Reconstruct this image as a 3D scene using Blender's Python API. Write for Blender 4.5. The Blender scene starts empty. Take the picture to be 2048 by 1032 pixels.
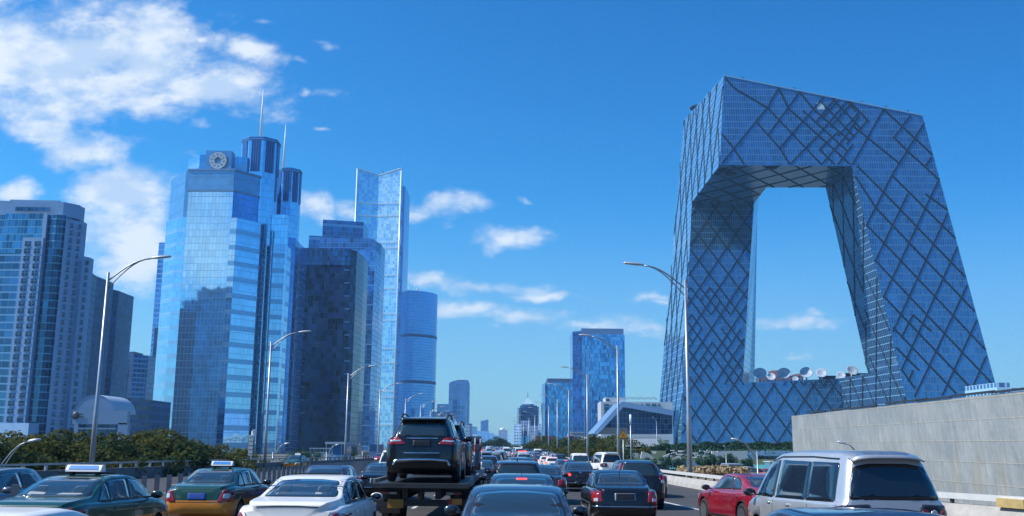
import bpy, bmesh, math, random
import numpy as np
from mathutils import Vector, Matrix
from mathutils.bvhtree import BVHTree
random.seed(7)
SC=bpy.context.scene; COL=SC.collection
# ------------------------------------------------------------ camera
FPX=1945.; PITCH=math.radians(10.83); ROLL=math.radians(0.5)
CAM=np.array([0,0,3.0])
_f=np.array([0,math.cos(PITCH),math.sin(PITCH)]); _r=np.array([1.,0,0]); _u=np.cross(_r,_f)
_R=_r*math.cos(ROLL)+_u*math.sin(ROLL); _U=-_r*math.sin(ROLL)+_u*math.cos(ROLL)
cam=bpy.data.objects.new('camera',bpy.data.cameras.new('camera')); COL.objects.link(cam)
cam.data.sensor_width=36; cam.data.lens=36*FPX/2048
cam.matrix_world=Matrix(((_R[0],_U[0],-_f[0],CAM[0]),(_R[1],_U[1],-_f[1],CAM[1]),(_R[2],_U[2],-_f[2],CAM[2]),(0,0,0,1)))
cam.data.clip_start=.1; cam.data.clip_end=30000
SC.camera=cam
def sightline(px,py): return _f+_R*(px-1024)/FPX+_U*(516-py)/FPX
def at_z(px,py,z):
    d=sightline(px,py); return CAM+d*(z-CAM[2])/d[2]
def at_y(px,py,y):
    d=sightline(px,py); return CAM+d*y/d[1]
def on_plane(px,py,p0,n):
    d=sightline(px,py); return CAM+d*(((p0-CAM)@n)/(d@n))
# ------------------------------------------------------------ sun, sky
SUN_EL=math.radians(47); SUN_AZ=math.radians(258)
sd=Vector((math.sin(SUN_AZ)*math.cos(SUN_EL),math.cos(SUN_AZ)*math.cos(SUN_EL),math.sin(SUN_EL)))
sl=bpy.data.lights.new('sun','SUN'); sl.energy=4.8; sl.angle=math.radians(.5); sl.color=(1,.96,.90)
so=bpy.data.objects.new('sun',sl); COL.objects.link(so); so.rotation_euler=sd.to_track_quat('Z','Y').to_euler()
W=bpy.data.worlds.new('World'); SC.world=W; W.use_nodes=True
class NT:
    """small helper that writes node trees"""
    def __init__(s,t): s.t=t; t.nodes.clear()
    def n(s,kind,_op=None,_in=(),**kw):
        x=s.t.nodes.new(kind)
        if _op: x.operation=_op
        for k,v in kw.items(): setattr(x,k,v)
        for i,v in (_in.items() if isinstance(_in,dict) else enumerate(_in)):
            if v is None: continue
            if hasattr(v,'is_output'): s.t.links.new(v,x.inputs[i])
            else: x.inputs[i].default_value=v
        return x
    def m(s,op,*a,**k): return s.n('ShaderNodeMath',op,a,**k).outputs[0]
    def v(s,op,*a):
        x=s.n('ShaderNodeVectorMath',op,a); return x.outputs['Value'] if op in('LENGTH','DOT_PRODUCT') else x.outputs[0]
    def mix(s,f,a,b,blend='MIX'):
        x=s.n('ShaderNodeMix',data_type='RGBA',blend_type=blend)
        for i,v in ((0,f),(6,a),(7,b)):
            if hasattr(v,'is_output'): s.t.links.new(v,x.inputs[i])
            else: x.inputs[i].default_value=v if i==0 else (*v[:3],1)
        return x.outputs[2]
    def ramp(s,f,pts,ease=None):
        x=s.n('ShaderNodeMapRange',_in={0:f,1:pts[0],2:pts[1],3:pts[2] if len(pts)>2 else 0.,4:pts[3] if len(pts)>3 else 1.})
        if ease: x.interpolation_type=ease
        return x.outputs[0]
T=NT(W.node_tree)
sky=T.n('ShaderNodeTexSky',sky_type='NISHITA',sun_disc=False,sun_elevation=SUN_EL,sun_rotation=SUN_AZ,air_density=1.0,dust_density=.4,ozone_density=3.)
hs=T.n('ShaderNodeHueSaturation',_in={0:.503,1:1.32,2:1.0,3:1.,4:sky.outputs[0]})
geo=T.n('ShaderNodeTexCoord')
sp=T.n('ShaderNodeSeparateXYZ',_in=[geo.outputs['Generated']])
ay=T.m('MAXIMUM',T.m('ABSOLUTE',sp.outputs[1]),.05)
pu=T.m('DIVIDE',sp.outputs[0],ay); pw=T.m('DIVIDE',sp.outputs[2],ay)
P=T.n('ShaderNodeCombineXYZ',_in=[pu,pw,0.]).outputs[0]
wn=T.n('ShaderNodeTexNoise',_in={'Vector':P,'Scale':9.,'Detail':4.,'Roughness':.55})
Pw=T.v('ADD',P,T.v('MULTIPLY',T.v('SUBTRACT',wn.outputs['Color'],(.5,.5,.5)),(.09,.07,0)))
BLOBS=[(120,100,235,118,1.25),(300,135,165,85,1.2),(400,182,130,42,1.2),(495,106,70,34,1.1),(330,205,170,26,1),
 (100,250,90,30,1),(165,300,100,58,1),(240,380,110,70,1.1),(260,470,120,90,1.1),(25,372,70,32,1),(-5,292,26,12,.8),(150,390,70,30,.6),
 (640,82,75,26,.66),(405,76,24,18,.85),(372,52,22,11,.7),(520,42,80,20,.52),(605,122,45,20,.52),(670,170,95,26,.5),(622,168,26,16,.58),(385,312,70,14,.78),(640,240,50,16,.46),(400,270,60,20,.55),(1048,408,26,14,.46),
 (615,412,42,34,1.05),(695,415,48,24,1),(868,420,82,27,1.1),(1030,474,68,24,1.05),(1100,490,22,11,.55),
 (850,562,90,22,.98),(960,573,170,18,.92),(1080,590,120,15,.84),(930,625,150,28,.92),(1050,640,190,28,.86),(1180,658,150,26,.68),(1285,606,60,16,.8),(1310,615,60,12,.8),(1300,672,150,30,.64),
 (1610,654,170,18,.84),(1640,640,80,12,.7),(1600,708,100,10,.6),(980,668,70,10,.6),(2044,10,20,10,.5),
 (1500,-700,400,120,.9),(300,-500,500,150,1.0),(1100,-350,200,60,.6)]
acc=None
for (cx,cy,rx,ry,st) in BLOBS:
    d=sightline(cx,cy); u,w=d[0]/d[1],d[2]/d[1]
    iu,iw=FPX/rx,FPX/ry
    q=T.n('ShaderNodeVectorMath','MULTIPLY_ADD',[Pw,(iu,iw,0),(-u*iu,-w*iw,0)]).outputs[0]
    k=T.m('MULTIPLY_ADD',T.v('LENGTH',q),-.62,st)
    acc=k if acc is None else T.m('MAXIMUM',acc,k)
fn=T.n('ShaderNodeTexNoise',_in={'Vector':T.v('MULTIPLY',P,(1,1.7,1)),'Scale':11.,'Detail':12.,'Roughness':.62})
dens=T.m('ADD',acc,T.m('MULTIPLY',T.m('SUBTRACT',fn.outputs[0],.5),2.1))
cov=T.ramp(dens,(.24,1.0),'SMOOTHSTEP')
cov=T.m('MULTIPLY',cov,T.ramp(sp.outputs[2],(.0,.06)))
# cloud shading: thin lower-right sides a little bluer
fn2=T.n('ShaderNodeTexNoise',_in={'Vector':T.v('ADD',T.v('MULTIPLY',P,(1,1.7,1)),(-.012,.02,0)),'Scale':13.,'Detail':4.,'Roughness':.5})
sh=T.ramp(T.m('SUBTRACT',fn.outputs[0],fn2.outputs[0]),(-.09,.09))
cc=T.mix(sh,(6.0,7.6,9.8),(9.2,9.9,10.6))
# pale band of far air close to the horizon
low=T.ramp(sp.outputs[2],(.0,.26,1.,0.),'SMOOTHSTEP')
grd=T.v('MULTIPLY',hs.outputs[0],(.52,1.50,1.80))
pol=T.ramp(pu,(-.35,.55,1.06,.84))
grd=T.v('MULTIPLY',grd,T.n('ShaderNodeCombineXYZ',_in=[T.m('POWER',pol,2.),pol,T.m('POWER',pol,.6)]).outputs[0])
skyc=T.mix(T.m('MULTIPLY',low,.62),grd,(3.6,4.75,7.2))
fin=T.mix(T.m('MULTIPLY',cov,.9),skyc,cc)
bg=T.n('ShaderNodeBackground',_in={0:fin,1:.09})
T.n('ShaderNodeOutputWorld',_in=[bg.outputs[0]])
W.cycles.sampling_method='MANUAL'; W.cycles.sample_map_resolution=512
vs=SC.view_settings; vs.view_transform='Standard'; vs.look='None'; vs.exposure=0.14; vs.gamma=1; vs.use_curve_mapping=False
SC.cycles.max_bounces=6; SC.cycles.glossy_bounces=4; SC.cycles.diffuse_bounces=2; SC.cycles.volume_bounces=1
# ------------------------------------------------------------ helpers
def tag(o,label=None,cat=None,group=None,kind=None):
    if label: o['label']=label
    if cat: o['category']=cat
    if group: o['group']=group
    if kind: o['kind']=kind
    return o
def empty(name,loc=(0,0,0),rz=0):
    o=bpy.data.objects.new(name,None); COL.objects.link(o); o.location=loc; o.rotation_euler=(0,0,rz); o.empty_display_size=.3; return o
class MB:
    """collects polygons (with UVs in metres and material slots) for ONE mesh object"""
    def __init__(s): s.v=[];s.f=[];s.uv=[];s.mi=[];s.sm=[]
    def face(s,pts,uv=None,mi=0,sm=False):
        b=len(s.v); s.v+= [tuple(map(float,p)) for p in pts]; s.f.append(tuple(range(b,b+len(pts))))
        if uv is None: uv=planar_uv(pts)
        s.uv.append(uv); s.mi.append(mi); s.sm.append(sm)
    def grid(s,rows,closed=False,mi=0,sm=True,cap0=False,cap1=False):
        b=len(s.v); n=len(rows[0])
        for r in rows: s.v+=[tuple(map(float,p)) for p in r]
        for i in range(len(rows)-1):
            for j in range(n if closed else n-1):
                a=b+i*n+j; c=b+i*n+(j+1)%n
                s.f.append((a,c,c+n,a+n)); s.uv.append([(j,i),(j+1,i),(j+1,i+1),(j,i+1)]); s.mi.append(mi); s.sm.append(sm)
        if cap0: s.f.append(tuple(b+j for j in reversed(range(n)))); s.uv.append([(0,0)]*n); s.mi.append(mi); s.sm.append(False)
        if cap1: k=b+(len(rows)-1)*n; s.f.append(tuple(k+j for j in range(n))); s.uv.append([(0,0)]*n); s.mi.append(mi); s.sm.append(False)
    def prism(s,fp,z0,z1,mi=0,top=True,bottom=False,tmi=None,ztops=None):
        """vertical prism over a counter-clockwise footprint"""
        n=len(fp); u=0
        a2=sum(fp[i][0]*fp[(i+1)%n][1]-fp[(i+1)%n][0]*fp[i][1] for i in range(n))
        if a2<0:
            fp=fp[::-1]
            if ztops: ztops=ztops[::-1]
        zt=ztops or [z1]*n
        for i in range(n):
            p,q=fp[i],fp[(i+1)%n]; l=math.hypot(q[0]-p[0],q[1]-p[1]); ta,tb=zt[i],zt[(i+1)%n]
            s.face([(p[0],p[1],z0),(q[0],q[1],z0),(q[0],q[1],tb),(p[0],p[1],ta)],[(u,z0),(u+l,z0),(u+l,tb),(u,ta)],mi); u+=l
        t=mi if tmi is None else tmi
        if top: s.face([(fp[i][0],fp[i][1],zt[i]) for i in range(n)],[(0.5,.5)]*n,t)
        if bottom: s.face([(p[0],p[1],z0) for p in fp[::-1]],[(0.5,.5)]*n,t)
    def box(s,c,d,rz=0,mi=0,M=None):
        x,y,z=d[0]/2,d[1]/2,d[2]/2; R=Matrix.Rotation(rz,3,'Z')
        P=[Vector(c)+R@Vector((i*x,j*y,k*z)) for i in(-1,1) for j in(-1,1) for k in(-1,1)]
        if M: P=[M@p for p in P]
        for q in((0,1,3,2),(4,6,7,5),(0,4,5,1),(2,3,7,6),(0,2,6,4),(1,5,7,3)): s.face([P[i] for i in q],mi=mi)
    def bar(s,a,b,w,h,up=(0,0,1),mi=0):
        a,b=Vector(a),Vector(b); d=(b-a).normalized(); up=Vector(up); sd=d.cross(up).normalized(); up=sd.cross(d).normalized()
        P=[p+sd*i*w/2+up*j*h/2 for p in(a,b) for i in(-1,1) for j in(-1,1)]
        for q in((0,1,3,2),(4,6,7,5),(0,4,5,1),(2,3,7,6),(0,2,6,4),(1,5,7,3)): s.face([P[i] for i in q],mi=mi)
    def tube(s,pts,rad,n=8,mi=0,cap=True,sm=True):
        pts=[Vector(p) for p in pts]; rad=rad if isinstance(rad,(list,tuple)) else [rad]*len(pts); rows=[]
        ref=Vector((0,0,1)); 
        for i,p in enumerate(pts):
            d=(pts[min(i+1,len(pts)-1)]-pts[max(i-1,0)]).normalized()
            rf=ref if abs(d.z)<.95 else Vector((1,0,0))
            a=d.cross(rf).normalized(); b=a.cross(d).normalized()
            rows.append([p+(a*math.cos(t)+b*math.sin(t))*rad[i] for t in [2*math.pi*k/n for k in range(n)]])
        s.grid(rows,closed=True,mi=mi,sm=sm,cap0=cap,cap1=cap)
    def lathe(s,prof,c=(0,0,0),axis='Z',n=24,mi=0,sm=True):
        rows=[]
        for (r,h) in prof:
            row=[]
            for k in range(n):
                t=2*math.pi*k/n; a,b=r*math.cos(t),r*math.sin(t)
                row.append((c[0]+a,c[1]+b,c[2]+h) if axis=='Z' else (c[0]+h,c[1]+a,c[2]+b) if axis=='X' else (c[0]+a,c[1]+h,c[2]+b))
            rows.append(row)
        s.grid(rows,closed=True,mi=mi,sm=sm,cap0=prof[0][0]>1e-4,cap1=prof[-1][0]>1e-4)
    def mesh(s,name):
        me=bpy.data.meshes.new(name); me.from_pydata(s.v,[],s.f)
        uvl=me.uv_layers.new(name='UVMap'); flat=[c for f in s.uv for uv in f for c in uv]
        uvl.data.foreach_set('uv',flat); me.polygons.foreach_set('material_index',s.mi); me.polygons.foreach_set('use_smooth',s.sm)
        me.update(); return me
    def build(s,name,mats,parent=None,fix=False):
        me=s.mesh(name)
        if fix:
            bm=bmesh.new(); bm.from_mesh(me); bmesh.ops.remove_doubles(bm,verts=bm.verts,dist=1e-5); bmesh.ops.recalc_face_normals(bm,faces=bm.faces); bm.to_mesh(me); bm.free()
        for m in (mats if isinstance(mats,(list,tuple)) else [mats]): me.materials.append(m)
        o=bpy.data.objects.new(name,me); COL.objects.link(o)
        if parent: o.parent=parent
        return o
def planar_uv(pts):
    p=[Vector(q) for q in pts]; n=Vector((0,0,0))
    for i in range(len(p)): a,b=p[i],p[(i+1)%len(p)]; n+=a.cross(b)
    if n.length<1e-12: return [(0,0)]*len(p)
    n.normalize(); 
    if abs(n.z)>.9: return [(q.x,q.y) for q in p]
    t=Vector((0,0,1)).cross(n).normalized(); b=n.cross(t)
    return [(q.dot(t),q.dot(b)) for q in p]
# ------------------------------------------------------------ materials
MATS={}
def mat(name,base,rough=.6,metal=0.,spec=.5,noise=0.,nscale=3.,coat=0.,emit=None,es=0.,bump=0.,bscale=8.,coords='Object'):
    if name in MATS: return MATS[name]
    m=bpy.data.materials.new(name); m.use_nodes=True; t=NT(m.node_tree)
    b=t.n('ShaderNodeBsdfPrincipled',_in={'Base Color':(*base,1),'Roughness':rough,'Metallic':metal,'Specular IOR Level':spec,'Coat Weight':coat,'Coat Roughness':.04})
    tc=t.n('ShaderNodeTexCoord')
    if noise:
        nz=t.n('ShaderNodeTexNoise',_in={'Vector':tc.outputs[coords],'Scale':nscale,'Detail':5.,'Roughness':.62})
        k=t.ramp(nz.outputs[0],(.3,.7,1-noise,1+noise))
        c=t.n('ShaderNodeVectorMath','SCALE',{0:base,3:k}); t.t.links.new(c.outputs[0],b.inputs['Base Color'])
    if bump:
        nb=t.n('ShaderNodeTexNoise',_in={'Vector':tc.outputs[coords],'Scale':bscale,'Detail':4.})
        bp=t.n('ShaderNodeBump',_in={'Strength':bump,'Height':nb.outputs[0],'Distance':.05}); t.t.links.new(bp.outputs[0],b.inputs['Normal'])
    if emit: b.inputs['Emission Color'].default_value=(*emit,1); b.inputs['Emission Strength'].default_value=es
    t.n('ShaderNodeOutputMaterial',_in=[b.outputs[0]]); MATS[name]=m; return m
def facade(name,glass,frame=(.5,.55,.6),pw=1.5,ph=3.8,lw=.06,lh=.05,sp=0.,spc=(.2,.3,.4),rnd=.25,metal=.75,rough=.08,jit=.02,wob=.02,frough=.5,band=0,bandc=None,dark=0.,bandw=.5,blk=0):
    """curtain wall: panes pw x ph metres, mullion fractions lw / lh, spandrel strip sp, every pane tilted and toned a little differently"""
    if name in MATS: return MATS[name]
    air_cast=lambda c: (c[0]*.66,c[1]*.93,min(1.,c[2]*1.10))  # blue cast of the hazy air, put into every facade colour
    glass,frame,spc=air_cast(glass),air_cast(frame),air_cast(spc); bandc=air_cast(bandc) if bandc else None
    m=bpy.data.materials.new(name); m.use_nodes=True; t=NT(m.node_tree)
    uv=t.n('ShaderNodeUVMap',uv_map='UVMap'); s=t.n('ShaderNodeSeparateXYZ',_in=[uv.outputs[0]])
    u=t.m('DIVIDE',s.outputs[0],pw); v=t.m('DIVIDE',s.outputs[1],ph)
    fu=t.m('FRACT',u); fv=t.m('FRACT',v)
    lu=t.m('LESS_THAN',fu,lw); lv=t.m('LESS_THAN',fv,lh)
    line=t.m('MAXIMUM',lu,lv)
    cell=t.n('ShaderNodeCombineXYZ',_in=[t.m('FLOOR',u),t.m('FLOOR',t.m('MULTIPLY',v,1.)),0.])
    wn=t.n('ShaderNodeTexWhiteNoise',_in={'Vector':cell.outputs[0]},noise_dimensions='3D')
    big=t.n('ShaderNodeTexNoise',_in={'Vector':cell.outputs[0],'Scale':.16,'Detail':2.})
    k=t.m('ADD',t.ramp(wn.outputs['Value'],(0,1,1-rnd,1+rnd*.6)),t.ramp(big.outputs[0],(.3,.7,-rnd*.6,rnd*.6)))
    g=t.n('ShaderNodeVectorMath','SCALE',{0:glass,3:k}).outputs[0]
    if dark: g=t.mix(t.m('LESS_THAN',wn.outputs['Value'],dark),g,tuple(c*.12 for c in glass))
    nonglass=line
    if sp:
        s_=t.m('LESS_THAN',fv,sp); g=t.mix(s_,g,spc); 
    if blk:
        bu=t.m('FLOOR',t.m('DIVIDE',u,float(blk))); 
        w2=t.n('ShaderNodeTexWhiteNoise',_in={'Vector':t.n('ShaderNodeCombineXYZ',_in=[bu,t.m('FLOOR',v),3.]).outputs[0]})
        g=t.mix(t.m('MULTIPLY',t.m('GREATER_THAN',w2.outputs['Value'],.62),.55),g,tuple(min(1,c*1.9+.04) for c in glass))
    c=t.mix(line,g,frame)
    if band:
        fb=t.m('FRACT',t.m('DIVIDE',s.outputs[1],band)); lb=t.m('LESS_THAN',fb,bandw/band); c=t.mix(lb,c,bandc or frame); nonglass=t.m('MAXIMUM',line,t.m('MULTIPLY',lb,.35))
    geo=t.n('ShaderNodeNewGeometry')
    tc=t.n('ShaderNodeTexCoord')
    wo=t.n('ShaderNodeTexNoise',_in={'Vector':tc.outputs['Object'],'Scale':.35,'Detail':2.})
    j=t.v('ADD',t.v('SCALE',t.v('SUBTRACT',wn.outputs['Color'],(.5,.5,.5))),t.v('SCALE',t.v('SUBTRACT',wo.outputs['Color'],(.5,.5,.5))))
    a=j.node.inputs
    for i,val in ((0,jit),(1,wob)): a[i].links[0].from_node.inputs[3].default_value=val
    nn=t.v('NORMALIZE',t.v('ADD',geo.outputs['Normal'],j))
    b=t.n('ShaderNodeBsdfPrincipled',_in={'Base Color':c,'Normal':nn,'Metallic':t.m('MULTIPLY',t.m('SUBTRACT',1.,nonglass),metal),'Roughness':t.ramp(nonglass,(0,1,rough,frough))})
    t.n('ShaderNodeOutputMaterial',_in=[b.outputs[0]]); MATS[name]=m; return m
GROUND=-3.0
def smooth(t): t=max(0,min(1,t)); return t*t*(3-2*t)
def road_z(y):
    if y<100: return 1.1-.0082*y
    if y<170: t=(y-100)/70; return .28-.0082*70*(t-t*t/2) if .28-.0082*70*(t-t*t/2)>0 else 0.
    return 0.
def road_c(y): return 0. if y<180 else -((y-180)/100.)**2*1.0 if y<900 else -51.84-14.4*(y-900)/100
def pchip(xs,ys):
    n=len(xs); h=[xs[i+1]-xs[i] for i in range(n-1)]; d=[(ys[i+1]-ys[i])/h[i] for i in range(n-1)]
    m=[d[0]]+[0 if d[i-1]*d[i]<=0 else 2*d[i-1]*d[i]/(d[i-1]+d[i]) for i in range(1,n-1)]+[d[-1]]
    def f(x):
        if x<=xs[0]: return ys[0]
        if x>=xs[-1]: return ys[-1]
        i=0
        while x>xs[i+1]: i+=1
        t=(x-xs[i])/h[i]; return (ys[i]*(1+2*t)*(1-t)**2+m[i]*h[i]*t*(1-t)**2+ys[i+1]*t*t*(3-2*t)+m[i+1]*h[i]*t*t*(t-1))
    return f
def interp(pts): return pchip([p[0] for p in pts],[p[1] for p in pts])
# ============================================================ SETTING: ground, road
M_asph=mat('asphalt',(.06,.058,.058),.85,noise=.25,nscale=.6,bump=.25,bscale=25)
M_conc=mat('concrete',(.42,.39,.35),.85,noise=.18,nscale=1.5,bump=.3)
M_concd=mat('weathered_concrete',(.16,.165,.17),.9,noise=.25,nscale=.8,bump=.3)
M_paint=mat('road_paint',(.62,.62,.6),.7,noise=.3,nscale=6)
M_steel=mat('galvanised_steel',(.36,.39,.43),.42,metal=.6,noise=.1)
M_rail=mat('painted_rail',(.62,.61,.58),.5,noise=.1)
M_dsteel=mat('dark_steel',(.05,.055,.06),.5,metal=.3)
M_grass=mat('grass',(.045,.075,.028),.9,noise=.55,nscale=.35,bump=.5,bscale=3)
M_dirt=mat('dirt',(.22,.17,.11),.95,noise=.3,nscale=.3,bump=.6,bscale=2)
M_gnd=mat('city_ground',(.12,.13,.11),.9,noise=.35,nscale=.05)
g=MB(); g.face([(-6000,-3000,GROUND),(6000,-3000,GROUND),(6000,14000,GROUND),(-6000,14000,GROUND)])
tag(g.build('ground',M_gnd),kind='structure')
XR=interp([(-20,30),(5,22),(18,17),(27,13.9),(33,12.4),(42,11.1),(52,10.45),(70,10.2),(124,10.1),(200,9.6),(2000,9.6)])
XL=interp([(-20,-28),(20,-26.3),(60,-25),(95,-24),(130,-22.3),(150,-21.6),(220,-20.5),(2000,-20.5)])
ys=list(np.arange(-20,200,4.))+list(np.arange(200,1500,20.))
def strip(name,xa,xb,dz,m,ys_=ys,kind='structure',parent=None):
    b=MB(); rows=[]
    for y in ys_:
        a,c=(xa(y) if callable(xa) else xa),(xb(y) if callable(xb) else xb); k=road_c(y); z=road_z(y)+dz
        rows.append([(k+a+(c-a)*i/6,y,z) for i in range(7)])
    b.grid(rows,sm=False)
    o=b.build(name,m,parent); 
    if kind: tag(o,kind=kind)
    return o
strip('road',lambda y:XL(y)-.2,lambda y:XR(y)+.35,0,M_asph)
def ribbon(b,xs,xe,y0,y1,dz,h=None,step=4.):
    """adds a strip following the road"""
    n=max(1,int((y1-y0)/step)); rows=[]
    for i in range(n+1):
        y=y0+(y1-y0)*i/n; k=road_c(y); z=road_z(y)+dz
        rows.append([(k+xs(y),y,z),(k+xe(y),y,z)])
    b.grid(rows,sm=False)
b=MB()
edge=interp([(0,10.5),(20,8.3),(27,7.4),(34,6.65),(41,6.15),(60,5.95),(90,5.9),(2000,5.9)])
ribbon(b,lambda y:edge(y)-.08,lambda y:edge(y)+.08,0,300,.004)
for lx in (-6.6,-3.3,.05,3.4 if False else 1.75):
    for y in np.arange(-6,420,10.):
        ribbon(b,lambda q:lx-.07,lambda q:lx+.07,y,y+4,.004)
ribbon(b,lambda y:-9.6,lambda y:-9.45,-15,420,.004)
ribbon(b,lambda y:-12.3,lambda y:-12.15,-15,420,.004)
for lx in (-15.2,-18.4):
    for y in np.arange(-6,420,10.): ribbon(b,lambda q:lx-.07,lambda q:lx+.07,y,y+4,.004)
tag(b.build('road_markings',M_paint),kind='structure')
# the flyover's retaining sides
def wall_strip(name,fx,t,z0,z1,m,y0=-20,y1=1480,label=None,cat=None,parent=None,step=4,absz0=None):
    b=MB(); rows=[]
    y=y0
    while y<=y1+1e-6:
        k=road_c(y)+fx(y); z=road_z(y); zb=absz0 if absz0 is not None else z+z0
        rows.append([(k-t/2,y,zb),(k-t/2,y,z+z1),(k+t/2,y,z+z1),(k+t/2,y,zb)])
        y+=step if y<200 else step*5
    b.grid(rows,closed=True,sm=False,cap0=True,cap1=True)
    o=b.build(name,m,parent)
    if label: tag(o,label,cat)
    return o
tag(wall_strip('retaining_side',lambda y:XL(y)-.35,.3,0,-.02,M_concd,absz0=GROUND-.2),kind='structure')
tag(wall_strip('retaining_side',lambda y:XR(y)+.5,.3,0,-.02,M_conc,absz0=GROUND-.2),kind='structure')
# right-hand barrier: concrete kerb wall, posts, box rail
rb=empty('crash_barrier',(XR(60)+.3,60,road_z(60))); tag(rb,'pale concrete crash barrier with a white box rail along the right edge of the road','barrier')
def under(o,root):
    o.parent=root; o.matrix_parent_inverse=Matrix.Translation(-Vector(root.location)) if root.rotation_euler.z==0 else root.matrix_basis.inverted(); return o
b=MB(); rows=[]
for y in list(np.arange(-18,200,3.))+list(np.arange(200,700,15.)):
    k=road_c(y)+XR(y); z=road_z(y); rows.append([(k-.12,y,z),(k-.06,y,z+.22),(k+.1,y,z+.52),(k+.36,y,z+.52),(k+.4,y,z-.1)])
b.grid(rows,sm=False); under(b.build('concrete_wall',M_conc),rb)
b=MB(); rows=[]
for y in list(np.arange(-18,200,3.))+list(np.arange(200,700,15.)):
    k=road_c(y)+XR(y)+.14; z=road_z(y)+.70; rows.append([(k-.05,y,z-.04),(k-.05,y,z+.13),(k+.07,y,z+.13),(k+.07,y,z-.04)])
b.grid(rows,closed=True,sm=False,cap0=True,cap1=True); under(b.build('box_rail',M_rail),rb)
b=MB()
for y in np.arange(-18,400,2.): b.box((road_c(y)+XR(y)+.2,y,road_z(y)+.6),(.08,.13,.18))
under(b.build('rail_posts',M_dsteel),rb)
M_yel=mat('yellow_block',(.50,.36,.14),.7,noise=.2)
# left parapet
lb=empty('parapet',(XL(60),60,road_z(60))); tag(lb,'grey concrete parapet topped by a steel handrail on the far left side of the road','parapet')
b=MB(); rows=[]
for y in list(np.arange(-18,200,4.))+list(np.arange(200,900,20.)):
    k=road_c(y)+XL(y); z=road_z(y); rows.append([(k+.15,y,z),(k+.1,y,z+.72),(k-.15,y,z+.72),(k-.2,y,z-.1)])
b.grid(rows,sm=False); under(b.build('concrete_wall',M_concd),lb)
b=MB(); rows=[]
for y in list(np.arange(-18,200,4.))+list(np.arange(200,900,20.)):
    k=road_c(y)+XL(y); z=road_z(y)+1.0; rows.append([(k+.06,y,z),(k+.06,y,z+.1),(k-.06,y,z+.1),(k-.06,y,z)])
b.grid(rows,closed=True,sm=False,cap0=True,cap1=True); under(b.build('handrail',M_steel),lb)
b=MB()
for y in np.arange(-18,500,2.4): b.box((road_c(y)+XL(y),y,road_z(y)+.86),(.1,.22,.28))
under(b.build('rail_posts',mat('pale_post',(.55,.56,.55),.6)),lb)
# median fence of upright anti-glare slats
XM=interp([(0,-9.9),(26,-9.9),(59,-10.6),(80,-11.),(2000,-11.)])
mf=empty('median_fence',(XM(40),40,road_z(40))); tag(mf,'low grey fence of upright slats between the two carriageways','fence')
b=MB(); rng=random.Random(3)
y=6
while y<420:
    k=road_c(y)+XM(y); z=road_z(y); b.box((k,y,z+.60),(.14,.04,1.16+rng.uniform(-.02,.02)),rz=.35+rng.uniform(-.05,.05)); y+=1.0 if y<200 else 2.5
under(b.build('slats',mat('slat_grey',(.24,.25,.26),.7,noise=.2)),mf)
b=MB(); rows=[]
for y in list(np.arange(4,200,4.))+list(np.arange(200,700,20.)):
    k=road_c(y)+XM(y); z=road_z(y); rows.append([(k+.14,y,z),(k+.1,y,z+.22),(k-.1,y,z+.22),(k-.14,y,z)])
b.grid(rows,closed=True,sm=False); under(b.build('kerb',M_concd),mf)
# ============================================================ TOWERS
M_roof=mat('roof_grey',(.25,.27,.3),.8)
def corners(pts,Y=None):
    out=[]; z=None
    for p in pts:
        if len(p)==3: q=at_y(*p)
        elif z is None: q=at_y(p[0],p[1],Y)
        else: q=at_z(p[0],p[1],z)
        if z is None: z=q[2]
        out.append((float(q[0]),float(q[1])))
    return out,float(z)
def wing(root,name,pts,Y,depth,m,z0=GROUND,grow=(0,0),dz=0,shrink=0):
    fp,z=corners(pts,Y); fp=fp+[(fp[-1][0]+grow[1],fp[-1][1]+depth),(fp[0][0]+grow[0],fp[0][1]+depth)]
    if len(set(fp))<3: return
    b=MB(); b.prism(fp,z0,z+dz,tmi=1); o=under(b.build(name,[m,M_roof]),root); return o,fp,z
def bld(name,label,cat,x,y,group=None): r=empty(name,(x,y,GROUND)); tag(r,label,cat,group); return r
# ---- residential tower far left
F_wall=mat('pale_cladding',(.22,.38,.60),.6,noise=.08,nscale=.4)  # white cladding with the blue cast of the air in its colour
F_tgl=facade('teal_glass',(.10,.26,.38),(.2,.42,.52),1.4,3.04,.05,.10,rnd=.5,metal=.6,jit=.03)
F_bay=facade('dark_bay_glass',(.05,.13,.22),(.16,.34,.44),1.5,3.04,.04,.14,rnd=.5,metal=.5,jit=.03)
F_balc=facade('balcony_glass',(.08,.2,.32),(.25,.42,.55),3.,3.04,.03,.2,rnd=.4,metal=.5)
YA=385
A=bld('apartment_tower','white and teal glass apartment tower with punched window columns at the left edge','building',at_y(80,880,YA)[0],YA)
wing(A,'core',[(-60,430),(130,430)],YA+4,8,F_tgl)
wing(A,'penthouse',[(-12,401),(128,404),(158,410)],YA+5,6,F_wall,z0=at_y(80,430,YA+5)[2])
wing(A,'penthouse_cap',[(20,399),(118,401)],YA+7,10,F_wall,z0=at_y(80,404,YA+5)[2])
b=MB(); p0=at_y(0,418,YA+4.9);p1=at_y(122,418,YA+4.9); b.box(((p0[0]+p1[0])/2+1,YA+4.6,p0[2]),(14,.4,1.6)); under(b.build('penthouse_windows',F_bay),A)
wing(A,'balcony_column',[(-60,506),(46,506)],YA+2,6,F_balc)
wing(A,'glass_column',[(11,427),(88,427)],YA+2.6,6,F_tgl)
_,fpb,zb=wing(A,'window_bay',[(46,475),(87,475)],YA,6,F_wall)
_,fpp,zp=wing(A,'pier',[(87.5,427),(95,427)],YA+.6,6,F_wall)
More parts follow.
